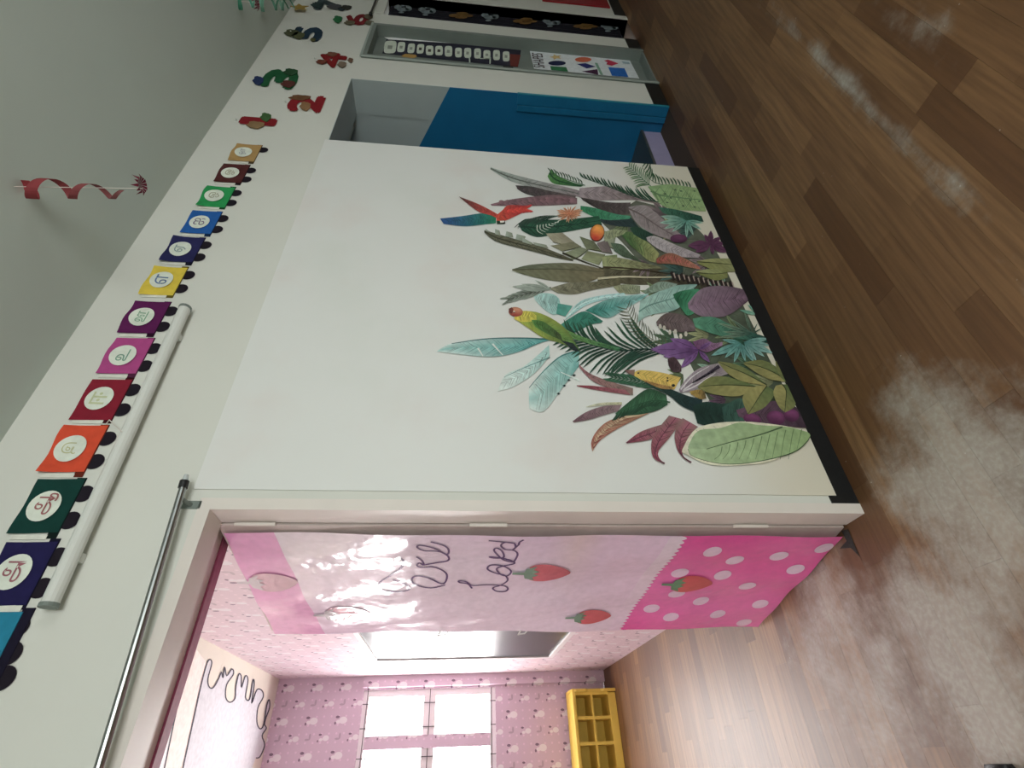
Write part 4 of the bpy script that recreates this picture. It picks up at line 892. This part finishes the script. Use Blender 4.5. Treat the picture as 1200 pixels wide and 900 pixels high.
leaf('teal_leaf', C0((620, 397*0+238), (400, 238), (250, 242), (110, 266), (50, 300)), C0((515, 268), (470, 292), (370, 321), (260, 326), (50, 302)), (50, 136, 136), (200, 212, 208), (110, 176, 172), n=18)
line(a := Art('leaf_stem'), C0((600, 246), (480, 238), (300, 240), (120, 264)), .9, (40, 92, 92)); line(a, C0((245, 285), (270, 325)), 1.1, (206, 212, 206), sm=False); line(a, C0((315, 265), (365, 320)), 1.1, (206, 212, 206), sm=False); a.done()
leaf('teal_leaf', C0((585, 270), (470, 370), (380, 410), (345, 475)), C0((588, 320), (520, 402), (420, 468), (340, 492)), (156, 196, 192), (206, 214, 210))
leaf('teal_leaf', C0((728, 300), (650, 320), (560, 390), (488, 485)), C0((728, 372), (645, 480), (560, 588), (490, 575)), (90, 156, 152), (204, 214, 210), (140, 188, 184))
a = Art('leaf_stem'); line(a, C0((720, 300), (640, 325), (560, 395), (490, 475)), .9, (60, 118, 116)); line(a, C0((590, 330), (470, 378), (370, 425)), .6, (84, 130, 128)); line(a, C0((730, 440), (640, 400)), .9, (204, 214, 208), sm=False)
for p in ((705, 415), (680, 438), (658, 465), (630, 503)): a.add(C0((p[0]-10, p[1]), (p[0], p[1]-5), (p[0]+9, p[1]), (p[0], p[1]+6)), [(0, 1, 2, 3)], [pc((44, 60, 62))]*4)
a.done()
# central palm
frond('palm_frond', C5((1080, 560), (860, 530), (640, 545), (420, 480), (240, 420)), 19, 56, 24, 1, .52, 1.1, (30, 58, 48), (44, 84, 62), -.32)
frond('palm_frond', C5((1080, 560), (860, 530), (640, 545), (420, 500), (240, 440)), 19, 60, 26, -1, .52, 1.1, (28, 54, 46), (42, 78, 60), -.32)
leaf('parrot_tail', C5((100, 320), (250, 398), (420, 458), (640, 520)), C5((150, 400), (240, 442), (400, 492), (640, 552)), (104, 148, 78), (56, 104, 72))
pr_ = leaf('parrot_body', C0((440, 108), (520, 112), (600, 145), (670, 200), (735, 300)), C0((425, 148), (490, 192), (560, 238), (640, 262), (720, 302)), (164, 170, 62), (52, 82, 52), (96, 142, 66))
leaf('parrot_breast', C0((425, 128), (460, 108), (500, 112), (525, 130)), C0((418, 145), (445, 158), (490, 160), (525, 150)), (206, 186, 70), (184, 180, 66))
leaf('parrot_wing', C0((500, 150), (560, 160), (640, 220)), C0((520, 185), (580, 220), (650, 250)), (78, 128, 60), (62, 74, 46))
ell('parrot_head', *one(C0, 426, 112), 8.5, 5.6, (188, 128, 100), (150, 62, 54), .1); poly('parrot_beak', C0((392, 98), (406, 90), (416, 100), (408, 122), (396, 116)), (84, 44, 40), (120, 60, 50)); ell('parrot_eye', *one(C0, 418, 112), 1.4, 1.3, (230, 210, 190), (60, 30, 30))
poly('parrot_foot', C0((640, 248), (700, 262), (735, 305), (700, 296)), (40, 48, 50), (34, 44, 48))
frond('palm_frond', C5((1080, 520), (900, 430), (770, 300), (700, 180)), 16, 14, 14, 0, .95, .45, (96, 100, 74), (54, 66, 52), .2)
# lower middle: pale teal, purple
leaf('pale_teal_leaf', C4((330, 630), (440, 572), (600, 512), (780, 500)), C4((310, 800), (400, 742), (620, 692), (740, 540)), (148, 180, 172), (110, 150, 142), (150, 184, 174), vein=(96, 132, 124))
leaf('pale_teal_leaf', C4((350, 560), (480, 480), (620, 500)), C4((380, 575), (500, 550), (600, 515)), (120, 140, 120), (130, 150, 140))
a = Art('dark_zigzag')
for k in range(13):
    x = 560+k*38; y = 410+k*6+(k % 2)*10
    a.add(C4((x, y), (x+22, y-14), (x+44, y+56), (x+26, y+60)), [(0, 1, 2, 3)], [pc((44, 36, 36))]*4); a.add(C4((x+24, y+4), (x+36, y), (x+46, y+38), (x+40, y+44)), [(0, 1, 2, 3)], [pc((168, 150, 140))]*4)
a.done()
leaf('green_leaf', C4((585, 580), (660, 550), (790, 540), (820, 600)), C4((600, 620), (650, 690), (700, 745), (760, 720)), (36, 96, 68), (70, 148, 110), n=10)
leaf('purple_leaf', C4((700, 650), (800, 540), (950, 512), (1130, 540), (1195, 600)), C4((705, 690), (800, 748), (950, 757), (1050, 722), (1190, 615)), (138, 118, 134), (74, 54, 66), (128, 100, 122), stripe=.04, n=20)
leaf('white_petal', C4((378, 135), (450, 125), (600, 190), (800, 270)), C4((385, 160), (480, 230), (620, 282), (780, 296)), (176, 170, 172), (150, 138, 144), (160, 150, 156), stripe=.05)
petals('purple_bract', *one(C4, 880, 190), C4((700, 200), (760, 250), (830, 110), (880, 80), (990, 180), (1010, 250), (900, 270), (960, 130)), .2, (78, 42, 70), (98, 58, 88))
ell('purple_bract', *one(C4, 630, 143), 10, 5, (96, 54, 84), (78, 42, 70))
leaf('red_flower', C4((455, 300), (560, 255), (680, 300), (790, 365)), C4((460, 340), (600, 345), (700, 368), (800, 385)), (112, 76, 56), (170, 124, 100), (178, 84, 84))
pair('olive_leaf', C4((770, 320), (900, 300), (1065, 300)), C4((770, 325), (920, 335), (1075, 350)), C4((790, 345), (940, 400), (1085, 400)), (142, 144, 92), (124, 128, 72), (132, 134, 90), (70, 72, 44))
pair('olive_leaf', C4((760, 400), (880, 380), (1010, 390)), C4((770, 410), (900, 420), (1010, 410)), C4((800, 430), (920, 470), (1010, 450)), (150, 156, 108), (112, 118, 66), (120, 124, 74), (70, 72, 44))
leaf('brown_leaf', C6((60, 295), (120, 232), (200, 214), (330, 250), (410, 335)), C6((68, 330), (200, 372), (300, 384), (400, 372)), (84, 74, 70), (100, 84, 88), (114, 98, 102), stripe=.1)
a = Art('white_bud')
for k, p in enumerate(((130, 348), (180, 385), (228, 380), (275, 420), (95, 335), (320, 400))): q = one(C6, *p); a.add([(q[0]+2*math.cos(t), q[1]+3.2*math.sin(t)) for t in (0, 1.05, 2.1, 3.14, 4.19, 5.24)], [(0, 1, 2, 3, 4, 5)], [pc((190, 184, 172))]*6)
a.done()
leaf('dark_leaf', C6((380, 265), (560, 250), (760, 340), (1040, 430)), C6((400, 340), (560, 400), (760, 440), (1045, 480)), (84, 142, 114), (28, 62, 60), stripe=.14)
petals('dark_leaf', *one(C6, 900, 400), C6((590, 300), (640, 380), (700, 260), (830, 200), (950, 300), (1000, 340), (860, 300), (600, 430)), .05, (34, 68, 62), (120, 140, 116))
petals('teal_leaf', *one(C6, 800, 480), C6((540, 590), (660, 610), (740, 650), (640, 450), (840, 640), (920, 650)), .11, (62, 116, 110), (112, 160, 154), (40, 92, 90))
petals('teal_leaf', *one(C6, 830, 470), C6((940, 640), (1010, 600), (1090, 570), (1060, 500), (1050, 440), (900, 600)), .10, (50, 104, 100), (134, 172, 166), (40, 92, 90))
petals('teal_leaf', *one(C6, 960, 230), C6((790, 190), (860, 140), (900, 110), (1000, 330), (1020, 400)), .09, (120, 160, 140), (90, 150, 130))
leaf('magenta_leaf', C6((380, 470), (480, 440), (560, 480), (640, 470)), C6((420, 530), (500, 560), (560, 540), (640, 500)), (106, 64, 104), (140, 110, 136))
petals('purple_flower', *one(C6, 430, 540), C6((10, 535), (180, 440), (275, 700), (545, 470), (530, 650), (360, 650), (120, 600)), .15, (84, 48, 98), (124, 90, 142), (60, 32, 76))
leaf('dark_leaf', C6((160, 620), (220, 605), (280, 680)), C6((170, 680), (210, 735), (280, 730)), (66, 46, 52), (84, 66, 72))
# lower left blades and bromeliad
leaf('red_blade', C7((120, -10), (200, 60), (340, 120), (560, 185)), C7((128, 20), (240, 132), (400, 192), (560, 242)), (150, 92, 100), (122, 110, 100), (140, 108, 104), vein=None)
leaf('red_blade', C7((105, 163), (250, 168), (500, 200)), C7((108, 170), (300, 206), (540, 242)), (140, 62, 76), (150, 92, 100))
leaf('cream_blade', C7((180, 335), (300, 305), (470, 300)), C7((185, 340), (320, 325), (470, 322)), (202, 202, 180), (180, 176, 140))
leaf('mauve_blade', C7((70, 455), (180, 380), (320, 332), (470, 320)), C7((78, 462), (200, 442), (330, 402), (440, 372)), (108, 76, 86), (134, 112, 116))
leaf('red_edge_blade', C7((230, 697), (222, 620), (265, 535), (350, 458), (490, 405)), C7((234, 697), (290, 612), (420, 522), (560, 450), (690, 388)), (150, 62, 62), (150, 110, 84), (200, 184, 150))
leaf('green_leaf', C7((415, 392), (560, 270), (690, 190), (830, 240)), C7((440, 412), (600, 402), (740, 372), (840, 320)), (42, 80, 56), (40, 70, 52), (62, 112, 78), stripe=.12, n=18)
frond('palm_frond', C7((860, 300), (700, 290), (440, 380)), 14, 16, 14, -1, .7, 1.0, (40, 76, 54), (30, 58, 44), .3)
frond('palm_frond', C7((840, 150), (640, 130), (400, 100)), 14, 22, 14, 0, .5, .9, (44, 84, 62), (52, 92, 70), .4)
for A, B in ((((500, 629), (620, 540), (800, 478)), ((515, 631), (700, 602), (800, 535))), (((818, 796), (768, 752), (768, 690), (860, 580), (965, 440)), ((812, 796), (735, 762), (706, 690), (725, 570), (850, 408))), (((1032, 788), (972, 750), (962, 680), (1040, 545), (1085, 500)), ((1028, 788), (940, 722), (903, 640), (898, 540), (960, 428)))):
    leaf('red_bract', C7(*A), C7(*B), (132, 50, 72), (128, 104, 100), (160, 84, 108), vein=(96, 52, 66))
leaf('dark_leaf', C7((640, 135), (850, 190), (1000, 248), (1120, 275)), C7((700, 175), (850, 245), (960, 335), (1120, 400)), (40, 66, 56), (28, 48, 54), stripe=.08)
leaf('yellow_bird', C7((565, 62), (620, 40), (780, 58), (945, 100)), C7((572, 88), (650, 130), (780, 186), (895, 196)), (204, 176, 84), (196, 164, 80), (206, 172, 76))
leaf('yellow_bird_belly', C7((640, 115), (760, 150), (880, 175)), C7((660, 135), (780, 188), (880, 196)), (164, 120, 62), (150, 118, 70)); poly('yellow_bird_beak', C7((490, 40), (575, 38), (570, 88), (520, 66)), (128, 92, 92), (120, 96, 84))
a = Art('bird_spot')
for p, r_ in (((602, 65), 9), ((838, 105), 8), ((838, 126), 10), ((885, 165), 16)): a.add(C7(*[(p[0]+r_*math.cos(t), p[1]+r_*.8*math.sin(t)) for t in (0, 1.05, 2.1, 3.14, 4.19, 5.24)]), [(0, 1, 2, 3, 4, 5)], [pc((34, 36, 36))]*6)
a.done()
leaf('dark_leaf', C8((200, 325), (300, 285), (450, 300), (600, 255)), C8((240, 452), (400, 492), (550, 462), (640, 380)), (28, 52, 46), (44, 74, 66), (24, 44, 40), stripe=.08)
leaf('dark_leaf', C8((430, 330), (560, 260), (640, 300)), C8((450, 470), (560, 460), (640, 420)), (44, 76, 68), (60, 92, 80))
leaf('mauve_leaf', C8((540, 350), (760, 290), (960, 290), (1090, 440)), C8((560, 400), (760, 470), (960, 480), (1100, 490)), (96, 70, 88), (60, 44, 56), stripe=.1)
for p in ((665, 420, 10.5, 6.2), (850, 410, 11, 8), (970, 392, 9, 7.5)): ell('purple_berry', *one(C8, p[0], p[1]), p[2], p[3], (112, 56, 98), (74, 34, 64), .2)
leaf('striped_leaf', C8((95, 192), (150, 110), (260, 22), (430, -20)), C8((110, 216), (220, 192), (330, 122), (500, 60)), (150, 138, 148), (150, 140, 144), (120, 104, 118), stripe=.03)
a = Art('white_stripe')
for k, pts in enumerate((((110, 190), (200, 90), (330, 10)), ((130, 195), (240, 120), (400, 30)), ((125, 205), (230, 160), (380, 60)))): line(a, C8(*pts), .9, (196, 190, 194))
line(a, C8((410, 8), (320, 70), (200, 140)), 2.2, (52, 44, 56)); a.done()
leaf('yellow_bird_tail', C8((180, 205), (260, 190), (300, 215)), C8((190, 225), (260, 265), (310, 260)), (184, 150, 70), (96, 80, 50))
OL = ((150, 142, 86), (86, 104, 62), (118, 118, 70), (58, 66, 40))
for A, Mi, B, fl_ in ((((780, 155), (640, 40), (520, -10), (400, -30)), ((780, 155), (620, 70), (500, 20), (400, -28)), ((775, 160), (600, 130), (480, 70), (400, -20)), 0),
                     (((940, 120), (860, 20), (740, -40), (600, -20)), ((940, 122), (840, 60), (720, 10), (600, -15)), ((930, 130), (800, 110), (700, 60), (600, -8)), 0),
                     (((1000, 180), (960, 60), (900, -20), (850, -30)), ((1000, 182), (930, 80), (880, 10), (850, -25)), ((990, 185), (900, 110), (860, 40), (848, -20)), 1),
                     (((700, 165), (470, 92), (330, 98), (240, 170)), ((700, 168), (500, 155), (350, 160), (240, 172)), ((700, 172), (560, 242), (350, 224), (240, 175)), 0),
                     (((775, 160), (680, 170), (590, 250), (630, 380)), ((780, 162), (730, 230), (680, 310), (632, 382)), ((785, 165), (840, 220), (760, 330), (636, 384)), 1),
                     (((850, 160), (830, 220), (870, 320), (915, 365)), ((900, 150), (930, 200), (925, 290), (918, 368)), ((960, 150), (1010, 260), (990, 330), (922, 368)), 1)):
    pair('rosette_leaf', C8(*A), C8(*Mi), C8(*B), OL[0] if fl_ else OL[1], OL[1] if fl_ else OL[0], OL[2], OL[3], 14, .06)
# broad pale leaf at the left foot
leaf('pale_edge', C8((1130, 545), (950, 480), (560, 440), (240, 490), (120, 660)), C8((1130, 550), (850, 735), (600, 778), (330, 775), (118, 680)), (206, 202, 176), (206, 202, 180), n=20)
a = Art('broad_leaf'); A = C8((1135, 535), (950, 484), (720, 468), (570, 446), (420, 490), (240, 515), (165, 640)); Mi = C8((1132, 540), (950, 490), (720, 545), (500, 600), (330, 652), (168, 650)); B = C8((1130, 552), (1020, 662), (850, 722), (600, 767), (400, 766), (200, 712), (164, 655))
loft(a, A, Mi, (136, 160, 108), (150, 172, 134), None, 26, 3, .05); loft(a, Mi, B, (138, 164, 110), (160, 182, 142), None, 26, 4, .06)
line(a, C8((900, 482), (720, 545), (500, 600), (310, 655)), .9, (66, 88, 56))
for k in range(11):
    x = 1050-62*k; y0_ = 500+max(0, (950-x)*.26); line(a, C8((x, y0_), (x-14, y0_+60), (x-40-k*2, 735-(1050-x)*.0-(70 if k < 1 else 0))), .5, (92, 116, 76))
line(a, B, .6, (56, 78, 50)); a.done()
